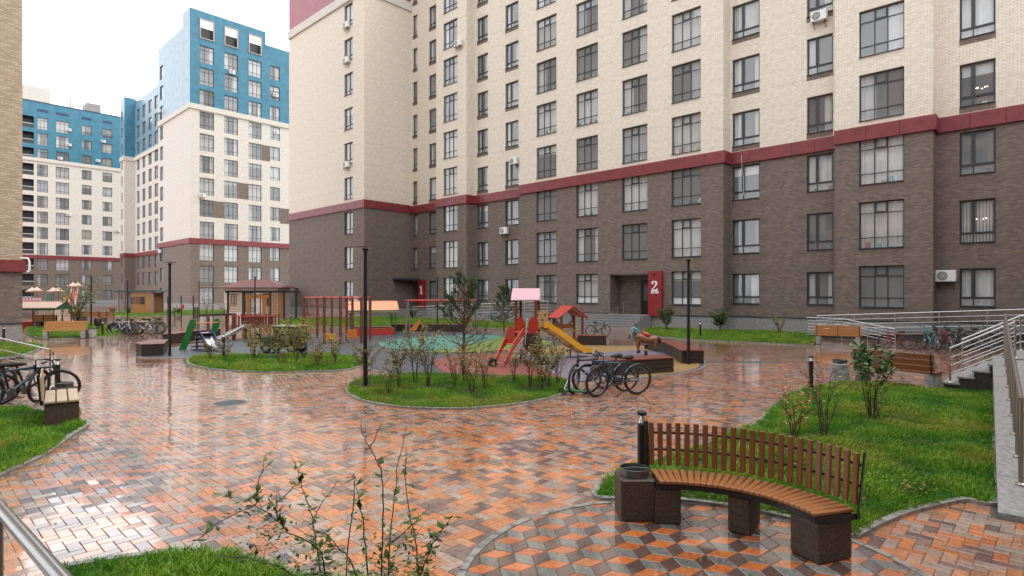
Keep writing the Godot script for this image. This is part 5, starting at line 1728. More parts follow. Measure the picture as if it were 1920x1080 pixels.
# several stems that fork and spread, with single leaves on the twigs
func shrub(nm: String, label: String, p: Vector3, h: float, spread: float, stems: int, leaves: int, pal: Array, sd: int, low := .25, size := .045, group := "", twig: Material = null) -> Node3D:
	var r := RandomNumberGenerator.new()
	r.seed = sd
	var t := thing(nm, label, "shrub", p, 0, group)
	var sb := Bld.new()
	var lb := Bld.new()
	var tips := []
	for k in stems:
		var a := TAU * (k + r.randf()) / stems
		var out := Vector3(cos(a), 0, sin(a))
		var hh := h * r.randf_range(.7, 1.0)
		var lean := spread * r.randf_range(.3, 1.0)
		var base := out * r.randf_range(.01, .05)
		var ps := [base]
		var cur := base
		for i in 4:
			var f := (i + 1) / 4.0
			cur = base + Vector3(0, hh * f, 0) + out * lean * f * f + Vector3(r.randfn(), 0, r.randfn()) * .03
			ps.append(cur)
		var r0 := .004 + h * .005
		sb.tube(ps, [r0, r0 * .8, r0 * .6, r0 * .42, r0 * .2], 5)
		for i in range(1, 4):
			for q in 3:
				var f := r.randf()
				var s0: Vector3 = ps[i].lerp(ps[i + 1], f)
				var a2 := a + r.randf_range(-1.7, 1.7)
				var e := s0 + Vector3(cos(a2), r.randf_range(.3, 1.2), sin(a2)).normalized() * h * r.randf_range(.12, .28)
				sb.tube([s0, (s0 + e) * .5 + Vector3(0, -.01, 0), e], [r0 * .35, r0 * .25, r0 * .12], 4)
				if s0.y > h * low: tips.append([s0, e])
		tips.append([ps[3], ps[4]]); tips.append([ps[2], ps[3]])
	for k in leaves:
		var s: Array = tips[r.randi() % tips.size()]
		var q: Vector3 = s[0].lerp(s[1], r.randf_range(.1, 1.05))
		if q.y < h * low: continue
		var d := Vector3(r.randfn(), r.randfn() * .6 + .15, r.randfn()).normalized()
		var c: Color = pal[r.randi() % pal.size()]
		var f := r.randf_range(.75, 1.3)
		lb.col = Color(c.r * f, c.g * f, c.b * f)
		add_leaf(lb, q + Vector3(r.randfn(), r.randfn(), r.randfn()) * .025, d, size * r.randf_range(.7, 1.4), .34)
	part(t, "stems", sb, M.twig if twig == null else twig)
	if lb.v.size():
		var fo := part(t, "foliage", lb, M.leaf)
		fo.set_meta("kind", "stuff")
	return t

func pine(p: Vector3, h: float, label: String, sd: int, crown_low: float, width: float, dense: int) -> void:
	var r := RandomNumberGenerator.new()
	r.seed = sd
	var t := thing("pine_tree", label, "tree", p)
	var tb := Bld.new()
	var tr := [Vector3.ZERO]
	for i in 5: tr.append(Vector3(r.randfn() * .02, h * (i + 1) / 5.0, r.randfn() * .02))
	tb.tube(tr, [.055, .045, .036, .027, .018, .006], 8)
	part(t, "trunk", tb, M.bark)
	var bb := Bld.new()
	var nb := Bld.new()
	var db := Bld.new()
	var tuft := func(b: Bld, q: Vector3, ax: Vector3, n: int, L: float, pal: Array) -> void:
		for i in n:
			var d := (ax * .9 + Vector3(r.randfn(), r.randfn(), r.randfn()) * .75).normalized()
			var s := d.cross(Vector3(r.randfn(), r.randfn(), r.randfn())).normalized() * .0045
			var c: Color = pal[r.randi() % pal.size()]
			var f := r.randf_range(.7, 1.35)
			b.col = Color(c.r * f, c.g * f, c.b * f)
			var o := q - ax * r.randf() * .07
			b.tri3(o - s, o + s, o + d * L * r.randf_range(.7, 1.1))
	var gp := [Color(.045, .095, .04), Color(.07, .13, .05), Color(.03, .065, .035)]
	var dp := [Color(.30, .10, .03), Color(.22, .09, .03), Color(.12, .09, .03)]
	for k in dense:
		var f := r.randf()
		var y := lerpf(h * .18, h * .97, f)
		var a := k * 2.4 + r.randf() * .6
		var up := lerpf(.2, 1.3, f)
		var L := width * lerpf(1.0, .42, pow(f, 1.8)) * r.randf_range(.7, 1.05)
		var o := Vector3(0, y, 0)
		var d := Vector3(cos(a), up, sin(a)).normalized()
		var e := o + d * L + Vector3(0, L * .1, 0)
		var m := o + d * L * .5 - Vector3(0, L * .06, 0)
		bb.tube([o, m, e], [.013, .009, .005], 5)
		var green := y > h * crown_low
		for i in 5:
			var q := m.lerp(e, i / 4.0 * .95 + .05)
			var a3 := r.randf() * TAU
			var d2 := (d + Vector3(cos(a3), r.randf_range(0, .8), sin(a3)) * .8).normalized()
			var e2 := q + d2 * r.randf_range(.08, .22)
			bb.tube([q, e2], [.006, .004], 4)
			if green: tuft.call(nb, e2, d2, 34, .10, gp)
			elif r.randf() < .6: tuft.call(db, e2, d2, 16, .08, dp)
		if green: tuft.call(nb, e, d, 46, .11, gp)
	part(t, "branches", bb, M.bark)
	part(t, "crown", nb, M.needle).set_meta("kind", "stuff")
	if db.v.size(): part(t, "dry_needles", db, M.needle).set_meta("kind", "stuff")

func plants() -> void:
	# near shrub in the grass strip: stems as they grow, each larger leaf its own piece
	var t := thing("bare_shrub", "half bare shrub with thorny dark stems and small green leaves close by", "shrub", Vector3(2.2, 0, -3.45))
	var o := Vector3(2.2, 0, -3.45)
	var stems := [[2.01,.06,-3.56, 1.99,.31,-3.58, 1.96,.49,-3.61, 1.82,.61,-3.76, 1.67,.79,-3.92, 1.51,.85,-4.08], [1.67,.79,-3.92, 1.68,.91,-3.91, 1.72,1.13,-3.87], [1.67,.79,-3.92, 1.48,.71,-4.0, 1.34,.56,-4.12],
		[2.04,.01,-3.67, 2.02,.26,-3.69, 2.0,.44,-3.71, 1.98,.63,-3.73, 1.93,.87,-3.79, 1.9,1.05,-3.82], [1.98,.63,-3.73, 2.03,.74,-3.72, 2.13,.91,-3.64], [1.82,.61,-3.76, 1.76,.76,-3.83, 1.82,.87,-3.76, 1.88,.95,-3.69],
		[2.21,0,-3.64, 2.19,.22,-3.66, 2.23,.86,-3.61, 2.21,.91,-3.63], [2.3,0,-3.54, 2.28,.49,-3.56, 2.26,.71,-3.58, 2.23,.86,-3.61], [2.27,.0,-3.35, 2.28,.5,-3.35, 2.28,.95,-3.35, 2.22,1.15,-3.4, 2.18,1.28,-3.45], [2.22,1.15,-3.4, 2.27,1.32,-3.35],
		[2.36,0,-3.41, 2.36,.27,-3.4, 2.4,.89,-3.36, 2.45,1.29,-3.31], [2.55,0,-3.27, 2.53,.4,-3.3, 2.48,.79,-3.35, 2.48,1.12,-3.35], [2.36,.45,-3.4, 2.44,.61,-3.24, 2.5,.7,-3.18], [2.44,.01,-3.25, 2.49,.3,-3.19, 2.56,.51,-3.12, 2.63,.67,-3.04],
		[1.96,.0,-3.32, 1.77,.38,-3.52, 1.59,.51,-3.72, 1.46,.53,-3.85], [2.21,.0,-3.35, 2.11,.38,-3.45, 2.01,.56,-3.55, 1.96,.63,-3.61]]
	var lv := [44, 12, 18, 30, 3, 14, 4, 22, 14, 0, 18, 18, 14, 48, 16, 22]
	var r := RandomNumberGenerator.new()
	r.seed = 17
	var leafm := []
	for k in 4:
		var lb := Bld.new()
		var c: Color = GREENS[k]
		lb.col = c
		add_leaf(lb, Vector3.ZERO, Vector3(0, 0, 1), 1.0, .28)
		leafm.append(lb.mesh())
	for k in stems.size():
		var ps := []
		for i in range(0, stems[k].size(), 3): ps.append(Vector3(stems[k][i], stems[k][i + 1], stems[k][i + 2]) - o)
		var cv := []
		for i in ps.size() - 1:
			for q in 6: cv.append(ps[i].cubic_interpolate(ps[i + 1], ps[maxi(i - 1, 0)], ps[mini(i + 2, ps.size() - 1)], q / 6.0) + Vector3(r.randfn(), r.randfn(), r.randfn()) * .004)
		cv.append(ps[-1])
		var rs := []
		var r0 := .0065 if ps.size() > 3 else .004
		for i in cv.size(): rs.append(lerpf(r0, .0014, float(i) / cv.size()))
		var sb := Bld.new()
		sb.tube(cv, rs, 6)
		for i in range(2, cv.size() - 1):      # thorns and short spurs
			for q in 2:
				var d := Vector3(r.randfn(), r.randfn() * .5 + .5, r.randfn()).normalized()
				sb.tube([cv[i], cv[i] + d * r.randf_range(.008, .02)], [rs[i] * .7, .0005], 4, false)
			if r.randf() < .3:
				var d := Vector3(r.randfn(), r.randf_range(.2, 1), r.randfn()).normalized()
				sb.tube([cv[i], cv[i] + d * .06, cv[i] + d * .11 + Vector3(r.randfn(), 0, r.randfn()) * .02], [.0025, .0018, .0008], 4, false)
		part(t, "stem", sb, M.twig)
		for q in lv[k]:
			var i := r.randi_range(int(cv.size() * .12), int((cv.size() - 1) * (.62 if cv[-1].y > 1.2 else 1.0)))
			var d := Vector3(r.randfn(), r.randfn() * .5 + .1, r.randfn()).normalized()
			var z := d
			var x := Vector3.UP.cross(z).normalized()
			var s := r.randf_range(.04, .085)
			part(t, "leaf", leafm[r.randi() % 4], M.leaf, Transform3D(Basis(x, z.cross(x), z).scaled(Vector3.ONE * s), cv[i] + d * .006))
	var sm := Bld.new()
	for k in 620:      # the many small leaves near the foot
		var q: Vector3 = [Vector3(.12, .36, .06), Vector3(.30, .34, .22), Vector3(-.30, .42, -.12), Vector3(.0, .22, .05), Vector3(-.48, .60, -.42)][k % 5]
		var p := q + Vector3(r.randfn() * .09, r.randfn() * .12, r.randfn() * .09)
		if p.y < .02: continue
		var c: Color = GREENS[r.randi() % 4]
		sm.col = c * r.randf_range(.7, 1.3)
		add_leaf(sm, p, Vector3(r.randfn(), r.randfn() * .5, r.randfn()).normalized(), r.randf_range(.025, .05), .3)
		if k % 6 == 0:
			sm.col = Color(.05, .03, .02)
			sm.tube([p, p + Vector3(r.randfn(), -.4, r.randfn()).normalized() * .12], .0012, 3, false)
	part(t, "small_leaves", sm, M.leaf).set_meta("kind", "stuff")
	# shrubs in the lawn behind the curved bench
	shrub("bare_shrub", "bare many-stemmed shrub with a few yellowed leaves on the bench lawn", Vector3(9.77, 0, -2.64), 1.25, .55, 7, 30, YELLOWS, 201, .45, .055)
	shrub("rose_bush", "low rose bush with red hips and pale buds behind the curved bench", Vector3(9.35, 0, -2.95), .85, .3, 9, 120, REDS, 202, .15, .05, "", M.twig)
	shrub("leafy_shrub", "small green leafy shrub on bare legs in front of the slatted bench", Vector3(11.6, 0, -2.31), .72, .25, 6, 40, GREENS, 203, .6, .05)
	shrub("viburnum", "round green shrub crown on several thin stems before the slatted bench", Vector3(11.75, 0, -2.42), 1.30, .40, 7, 520, [Color(.05, .11, .035), Color(.09, .16, .06), Color(.03, .07, .03), Color(.14, .2, .08)], 204, .55, .085)
	shrub("small_shrub", "low tufty shrub at the kerb of the bench lawn", Vector3(7.55, 0, -1.15), .18, .14, 7, 60, YELLOWS, 205, .1, .03)
	# oval lawn
	pine(Vector3(10.38, 0, -11.5), 2.45, "young pine with thin trunk and dry reddish lower twigs in the oval lawn", 301, .52, .84, 56)
	pine(Vector3(24.07, 0, -23.25), 2.4, "bushy young pine on the far lawn beyond the play tower", 302, .12, .85, 80)
	var ol := [[7.75,-12.0,1.1], [8.0,-11.1,1.25], [8.3,-10.4,1.3], [8.7,-11.4,1.35], [8.9,-10.2,1.1], [8.55,-9.2,.95], [9.2,-9.5,1.0], [9.6,-10.6,1.0], [7.4,-10.6,.8], [10.2,-9.0,1.15], [10.5,-8.7,1.1], [10.0,-8.5,.8], [10.9,-9.2,1.2], [11.1,-8.9,1.05], [10.6,-9.9,.9]]
	var oc := ["reddish brown shrub beside the lamp post of the oval lawn", "dense rust-coloured shrub left of centre in the oval lawn", "tall rusty shrub with bare legs in the oval lawn", "brown and green shrub behind the rusty ones in the oval lawn", "thin autumn shrub before the pine of the oval lawn", "slender shrub at the kerb of the oval lawn", "sparse yellowing shrub beside the pine trunk", "light brown shrub between pine and play surface", "small shrub at the western tip of the oval lawn", "shrub with green and rust leaves in front of the play tower", "dense twiggy shrub under the play tower ladder", "short bare shrub at the kerb before the play tower", "yellow-green shrub under the foot of the yellow slide", "tall thin shrub next to the leaning bicycles", "low brown shrub on the red play surface edge"]
	for i in ol.size():
		shrub("autumn_shrub", oc[i], Vector3(ol[i][0], 0, ol[i][1]), ol[i][2], .32, 6, 560 if i < 4 or i == 9 or i == 10 else 240, AUTUMN if i != 12 and i != 6 else YELLOWS, 400 + i, .38, .055, "autumn shrubs of the oval lawn")
	var sl := [[7.3,-19.4,.75], [7.9,-18.6,.9], [8.3,-19.6,1.25], [8.8,-19.0,1.2], [8.9,-17.9,1.3], [9.5,-18.5,1.25], [8.1,-17.2,.7], [8.9,-16.6,.95], [9.4,-16.3,.9], [8.6,-15.9,.7], [9.9,-17.3,.9], [7.2,-20.4,.7]]
	var sc := ["small bare shrub at the kerb before the metal chute", "thin shrub with yellow leaves in the shrub bed", "broad yellow-leaved shrub in front of the bridge slide", "golden shrub beside the broad yellow one", "tall golden-brown shrub hiding the toy truck", "dense yellow-brown shrub against the toy truck", "low twiggy shrub near the shrub bed kerb", "slim reddish shrub at the climbing frame side of the bed", "yellowish shrub before the climbing frame", "sparse little shrub at the tip of the shrub bed", "rusty shrub next to the orange awning", "little thorny shrub behind the black bollard"]
	for i in sl.size():
		shrub("autumn_shrub", sc[i], Vector3(sl[i][0], 0, sl[i][1]), sl[i][2], .34, 6, 760 if i in [2, 3, 4, 5] else 190, YELLOWS if i in [1, 2, 3, 4, 5, 8] else AUTUMN, 500 + i, .3, .062, "autumn shrubs beside the play area")
	# plants along the facade and farther off
	shrub("green_bush", "olive green bush beside the red panel of entrance two", Vector3(31.32, 0, -16.93), 1.5, .5, 9, 1500, [Color(.10, .13, .04), Color(.16, .17, .06), Color(.07, .09, .03)], 601, .25, .09)
	shrub("green_bush", "green bush against the plinth near the bay corner", Vector3(32.54, 0, -14.23), 1.25, .55, 9, 1500, GREENS, 602, .12, .09)
	shrub("green_bush", "pale dry bush below the recessed ground floor window", Vector3(33.2, 0, -11.2), 1.0, .4, 8, 240, YELLOWS, 603, .2, .08)
	shrub("willow_bush", "loose yellow-green willow bush behind the far left bench", Vector3(7.9, 0, -44.4), 3.0, 1.0, 10, 1300, [Color(.24, .26, .10), Color(.19, .22, .08), Color(.28, .27, .11)], 604, .1, .11)
	shrub("willow_bush", "yellowing bush near the white pavilion", Vector3(20.5, 0, -54.5), 1.4, .6, 8, 300, YELLOWS, 605, .2, .1)
	shrub("young_tree", "thin young tree on the distant lawn by the exercise bars", Vector3(22.5, 0, -64.8), 2.2, .6, 5, 140, [Color(.16, .19, .07), Color(.12, .15, .05)], 606, .3, .12)
	for i in 5:
		shrub("flower_bush", ["low flowering bush with pale blooms by the kiosk", "low green bush beside the kiosk wall", "low brown bush on the far lawn", "low bush before entrance one", "low twiggy bush by the swing"][i], [Vector3(15.9, 0, -72.5), Vector3(17.0, 0, -71.0), Vector3(20.5, 0, -67), Vector3(31.0, 0, -41.0), Vector3(24.5, 0, -27.0)][i], .8, .5, 7, 700, [REDS, GREENS, AUTUMN, GREENS, AUTUMN][i], 610 + i, .15, .09)
	# fallen leaves on the wet paving: nobody could count them
	var lb := Bld.new()
	for k in 760:
		var p := Vector2(r.randf_range(1, 16), r.randf_range(-20, -.8))
		if k > 420: p = Vector2(r.randf_range(5.5, 16), r.randf_range(-4, -.7))
		var hit := false
		for q in beds: hit = hit or Geometry2D.is_point_in_polygon(p, beds[q])
		if k > 420 and not hit: continue
		var ly := .045 if hit else .004
		var c: Color = (AUTUMN if r.randf() < .6 else YELLOWS)[r.randi() % 5]
		lb.col = c
		add_leaf(lb, Vector3(p.x, ly + r.randf() * (.03 if hit else .003), p.y), Vector3(r.randfn(), .05, r.randfn()).normalized(), r.randf_range(.02, .05), .3)
	var lo := part(self, "fallen_leaves", lb, M.leaf)
	lo.set_meta("kind", "stuff")
	tag(lo, "scattered small autumn leaves lying on the wet paving", "leaves")

# ---------------------------------------------------------------- playground
func post(t: Node, a: Vector3, b: Vector3, w: float, m: Material, nm := "post") -> MeshInstance3D:
	var k := Bld.new()
	k.beam(a, b, w, w, w * .12)
	return part(t, nm, k, m)

func rod(t: Node, ps: Array, r: float, m: Material, nm := "rail") -> MeshInstance3D:
	var k := Bld.new()
	k.tube(ps, r, 8)
	return part(t, nm, k, m)

func slab(t: Node, nm: String, c: Vector3, s: Vector3, m: Material, b := Basis(), bevel := .012) -> MeshInstance3D:
	var k := Bld.new()
	k.bev(c, s, bevel, b)
	return part(t, nm, k, m)

func outline_panel(t: Node, nm: String, pts: Array, th: float, m: Material, xf := Transform3D()) -> MeshInstance3D:   # flat board with a cut outline in x, y
	var k := Bld.new()
	var ps := PackedVector2Array(pts)
	k.prism(ps, -th * .5, th * .5)
	k.poly(ps, -th * .5, false)
	return part(t, nm, k, m, xf * Transform3D(Basis(Vector3(1, 0, 0), Vector3(0, 0, -1), Vector3(0, 1, 0)), Vector3.ZERO))

func chute(t: Node, nm: String, path: Array, w: float, side: Vector3, m: Material, edge: Material, lip := .14) -> void:   # slide: floor with raised sides
	var k := Bld.new()
	for i in path.size() - 1:
		var a: Vector3 = path[i]; var b: Vector3 = path[i + 1]
		k.quad(a + side * w * .5, b + side * w * .5, b - side * w * .5, a - side * w * .5)
		k.quad(a - side * w * .5 - Vector3(0, .02, 0), b - side * w * .5 - Vector3(0, .02, 0), b + side * w * .5 - Vector3(0, .02, 0), a + side * w * .5 - Vector3(0, .02, 0))
	part(t, nm, k, m)
	for s in [-.5, .5]:
		var e := Bld.new()
		for i in path.size() - 1:
			var a: Vector3 = path[i] + side * w * s; var b: Vector3 = path[i + 1] + side * w * s
			e.beam(a + Vector3(0, lip * .5 - .03, 0), b + Vector3(0, lip * .5 - .03, 0), .03, lip)
		part(t, "chute_side", e, edge)

func play_tower() -> void:
	var t := thing("play_tower", "wooden play tower with pink roof, red climbing ramp and yellow slide", "playground", Vector3(13.95, 0, -12.45), YAW)
	var ys := .9
	for q in [[-.36, .30], [-.20, -.32], [.26, .34], [.38, -.26]]:
		post(t, Vector3(q[0], 0, q[1]), Vector3(q[0], 2.02, q[1]), .085, M.wood_red)
	# gable roof
	for s in [1, -1]:
		var k := Bld.new()
		var e := Vector3(-.47, 2.36, 0); var f := Vector3(.42, 2.36, 0)
		var e2 := Vector3(-.52, 2.0, .40 * s); var f2 := Vector3(.37, 2.0, .40 * s)
		var th := Vector3(0, -.025, 0)
		if s == 1:
			k.quad(e2, f2, f, e); k.quad(e2 + th, e + th, f + th, f2 + th); k.quad(e2 + th, f2 + th, f2, e2); k.quad(f2 + th, f + th, f, f2); k.quad(e + th, e2 + th, e2, e)
		else:
			k.quad(f2, e2, e, f); k.quad(f2 + th, f + th, e + th, e2 + th); k.quad(f2 + th, e2 + th, e2, f2); k.quad(f + th, f2 + th, f2, f); k.quad(e2 + th, e + th, e, e2)
		part(t, "roof", k, M.play_pink)
	for x in [-.46, .40]:
		outline_panel(t, "roof_gable", [Vector2(-.36, 1.97), Vector2(.36, 1.97), Vector2(.05, 2.33), Vector2(-.05, 2.33)], .03, M.wood_pale, Transform3D(Basis(Vector3.UP, PI / 2), Vector3(x, 0, 0)))
	slab(t, "deck", Vector3(0, 1.08, 0), Vector3(.80, .06, .75), M.wood_red)
	# red shaped side panels, pale panel with cut holes
	outline_panel(t, "red_panel", [Vector2(-.30, .95), Vector2(-.02, .95), Vector2(-.02, 1.30), Vector2(-.10, 1.44), Vector2(-.24, 1.44), Vector2(-.32, 1.3)], .03, M.play_red, Transform3D(Basis(), Vector3(-.06, 0, .37)))
	outline_panel(t, "red_panel", [Vector2(.02, .80), Vector2(.34, .80), Vector2(.34, 1.34), Vector2(.26, 1.46), Vector2(.12, 1.46), Vector2(.04, 1.3)], .03, M.play_red, Transform3D(Basis(), Vector3(.0, 0, .37)))
	var tp := outline_panel(t, "pale_panel", [Vector2(-.42, 1.02), Vector2(.1, 1.02), Vector2(.1, 1.62), Vector2(-.42, 1.62)], .03, M.play_tan, Transform3D(Basis(Vector3.UP, .5), Vector3(.60, 0, -.25)))
	var h := Bld.new()
	for q in [[-.3, 1.5], [-.12, 1.34], [-.3, 1.18], [-.02, 1.5], [0, 1.16]]: h.lathe([Vector2(.035, 0), Vector2(0, .001)], 10, Transform3D(Basis(Vector3.RIGHT, PI / 2), Vector3(q[0], q[1], .018)))
	part(t, "panel_holes", h, M.rubber_black, Transform3D(Basis(Vector3.UP, .5), Vector3(.60, 0, -.25)))
	# locomotive body under the deck
	var k := Bld.new()
	k.lathe([Vector2(0, -.5), Vector2(.30, -.5), Vector2(.30, .45), Vector2(0, .45)], 20, Transform3D(Basis(Vector3.RIGHT, PI / 2), Vector3(.16, .66, .1)))
	part(t, "boiler", k, M.dark_brown_metal)
	slab(t, "grey_panel", Vector3(-.20, .55, .36), Vector3(.42, .50, .03), M.white_plastic)
	slab(t, "grey_panel", Vector3(-.38, .28, .42), Vector3(.26, .20, .03), M.white_plastic, Basis(Vector3.BACK, .3))
	rod(t, [Vector3(.0, 1.42, .42), Vector3(-.08, .6, .62)], .016, M.steel, "fire_pole")
	# climbing ramp: two red cheeks with rungs, rounded top
	for z in [.0, .46]:
		var sh := Vector3(.12, 0, z)
		var cb := Bld.new()
		var pts := [Vector3(-.42, 1.06, .35), Vector3(-.75, .62, .75), Vector3(-1.02, .12, 1.25)]
		for i in 2: cb.beam(pts[i] + Vector3(z * .7, 0, z * .7), pts[i + 1] + Vector3(z * .7, 0, z * .7), .035, .19, .012)
		part(t, "ramp_cheek", cb, M.play_red)
	for i in 6:
		var f := i / 5.0
		var p := Vector3(-.46, 1.0, .40).lerp(Vector3(-1.0, .14, 1.22), f)
		rod(t, [p, p + Vector3(.32, 0, .32)], .018, M.play_orange, "rung")
	outline_panel(t, "ramp_board", [Vector2(-.05, .6), Vector2(.36, .62), Vector2(.40, 1.0), Vector2(.34, 1.16), Vector2(.18, 1.2)], .03, M.play_red, Transform3D(Basis(Vector3.UP, -.6), Vector3(-.72, .02, .62)))
	for q in [Vector3(-1.05, .13, 1.28), Vector3(.36, .13, 1.0)]:
		var w := Bld.new()
		w.torus(q, Vector3(.35, 0, 1).normalized(), .105, .045, 20, 8)
		var wp := part(t, "toy_wheel", w, M.rubber_black)
		var hb := Bld.new()
		hb.lathe([Vector2(0, -.03), Vector2(.07, -.02), Vector2(.06, .04), Vector2(0, .05)], 12, Transform3D(Basis(Vector3.RIGHT, PI / 2) * Basis(Vector3.BACK, -.3), q))
		part(wp, "hub", hb, M.zinc)
	# yellow wave slide towards the back right
	var path := []
	for i in 13:
		var f := i / 12.0
		var y := 1.06 * (1.0 - f) + .10 + .05 * sin(f * PI * 2.0) - .03
		if f < .15: y = 1.12
		path.append(Vector3(.40 + f * 1.75, maxf(y, .12), -.2 - f * 1.5))
	chute(t, "yellow_slide", path, .44, Vector3(.65, 0, .76), M.play_yellow, M.play_yellow, .20)
	post(t, Vector3(1.5, 0, -1.1), Vector3(1.5, .42, -1.1), .06, M.wood_red, "slide_post")

func playhouse() -> void:
	var t := thing("playhouse", "small open wooden playhouse with red gable roof", "playhouse", Vector3(22.2, 0, -17.2), YAW + .35)
	for x in [-.55, .55]:
		for z in [-.45, .45]: post(t, Vector3(x, 0, z), Vector3(x, 1.12, z), .10, M.wood_red)
	for s in [-1, 1]:
		slab(t, "roof", Vector3(s * .40, 1.32, 0), Vector3(.98, .035, 1.25), M.play_red, Basis(Vector3.BACK, -s * .62))
		var k := Bld.new()
		k.beam(Vector3(s * .80, 1.0, .48), Vector3(0, 1.55, .48), .05, .09)
		part(t, "rafter", k, M.wood_pale)
	# board with a round opening behind
	var k2 := Bld.new()
	for i in 24:
		var a := TAU * i / 24; var b := TAU * (i + 1) / 24
		var ra := .56 / maxf(absf(cos(a)), absf(sin(a))); var rb := .56 / maxf(absf(cos(b)), absf(sin(b)))
		k2.quad(Vector3(cos(a) * .40, 1.0 + sin(a) * .30, -.44), Vector3(cos(a) * minf(ra, .56), 1.0 + sin(a) * .42, -.44), Vector3(cos(b) * minf(rb, .56), 1.0 + sin(b) * .42, -.44), Vector3(cos(b) * .40, 1.0 + sin(b) * .30, -.44))
	part(t, "round_arch_board", k2, M.wood_pale)
	for z in [-.3, .0, .3]: slab(t, "seat_board", Vector3(0, .42, z), Vector3(1.0, .03, .2), M.wood_gold)
	slab(t, "back_board", Vector3(0, .60, -.42), Vector3(1.0, .2, .03), M.wood_gold)
	slab(t, "floor_beam", Vector3(0, .06, .45), Vector3(1.0, .08, .06), M.wood_red)

func climbing_frame() -> void:
	var t := thing("climbing_frame", "red-brown timber climbing frame with red bars, ropes and ladder rungs", "climbing frame", Vector3(14.0, 0, -24.3))
	var P := [Vector3(12.97, 0, -25.28), Vector3(14.35, 0, -26.61), Vector3(13.0, 0, -23.5), Vector3(14.9, 0, -26.2), Vector3(13.43, 0, -22.89), Vector3(14.56, 0, -24.26), Vector3(15.53, 0, -25.35), Vector3(14.3, 0, -22.6), Vector3(15.6, 0, -23.9)]
	var o := t.position
	for p in P: post(t, p - o, p - o + Vector3(0, 2.06, 0), .10, M.wood_red)
	for q in [[0, 1], [0, 2], [2, 4], [1, 3], [2, 5], [4, 5], [5, 6], [3, 6], [4, 7], [7, 8], [8, 6]]:
		var a: Vector3 = P[q[0]] - o; var b: Vector3 = P[q[1]] - o
		rod(t, [a + Vector3(0, 2.0, 0), b + Vector3(0, 2.0, 0)], .035, M.play_red, "top_bar")
		if q in [[0, 1], [4, 5], [1, 3], [5, 6]]:
			for i in 5: rod(t, [a + Vector3(0, .4 + i * .32, 0), b + Vector3(0, .4 + i * .32, 0)], .016, M.play_red, "rung")
	for q in [[0, 2], [7, 8], [2, 5]]:
		var a: Vector3 = P[q[0]] - o; var b: Vector3 = P[q[1]] - o
		for i in 3:
			var p := a.lerp(b, (i + 1) / 4.0)
			rod(t, [p + Vector3(0, 2.0, 0), p + Vector3(.03, 1.2, .02), p + Vector3(0, .5, 0)], .012, M.rope, "rope")
			var rg := Bld.new()
			rg.torus(p + Vector3(0, 1.25, 0), Vector3(1, 0, 0), .09, .012, 14, 6)
			part(t, "ring", rg, M.play_red)
	slab(t, "low_wall", Vector3(-.3, .25, 1.0), Vector3(1.4, .10, .12), M.play_red, Basis(Vector3.UP, 1.0))
	slab(t, "low_panel", Vector3(.5, .32, .6), Vector3(.45, .42, .04), M.play_orange, Basis(Vector3.UP, -.8))
	slab(t, "low_panel", Vector3(-.4, .22, .2), Vector3(.5, .3, .04), M.play_yellow, Basis(Vector3.UP, -.8))

func sand_shelter(p: Vector3, turn: float, label: String, w: float, d: float, h: float, roofm: Material) -> void:
	var t := thing("sandbox_shelter", label, "shelter", p, turn)
	for x in [-.5, .5]:
		for z in [-.5, .5]:
			post(t, Vector3(x * (w - .2), 0, z * (d - .2)), Vector3(x * (w - .2), h, z * (d - .2)), .06, M.play_green_dark)
			rod(t, [Vector3(x * (w - .2), h - .55, z * (d - .2)), Vector3(x * (w - .75), h - .02, z * (d - .2))], .02, M.play_green, "brace")
	# mono-pitch gable: two slopes meeting at a ridge
	for s in [1, -1]:
		slab(t, "roof_panel", Vector3(0, h + .20, s * d * .25), Vector3(w + .2, .03, d * .5 / cos(.38) + .1), roofm, Basis(Vector3.RIGHT, s * .38))
		slab(t, "valance", Vector3(0, h - .06, s * (d * .5 + .02)), Vector3(w + .2, .16, .03), M.play_green_dark)
	for x in [-1, 1]:
		outline_panel(t, "gable", [Vector2(-d * .5, h - .12), Vector2(d * .5, h - .12), Vector2(d * .5, h + .0), Vector2(0, h + .36), Vector2(-d * .5, h)], .03, M.play_green_dark, Transform3D(Basis(Vector3.UP, PI / 2), Vector3(x * (w * .5 + .02), 0, 0)))
	for z in [-.5, .5]: slab(t, "side_board", Vector3(0, .15, z * (d - .2)), Vector3(w - .3, .3, .04), M.play_red)
	for x in [-.5, .5]: slab(t, "side_board", Vector3(x * (w - .2), .15, 0), Vector3(.04, .3, d - .3), M.play_red)
	slab(t, "bench_board", Vector3(0, .34, d * .36), Vector3(w - .3, .04, .26), M.wood_gold)

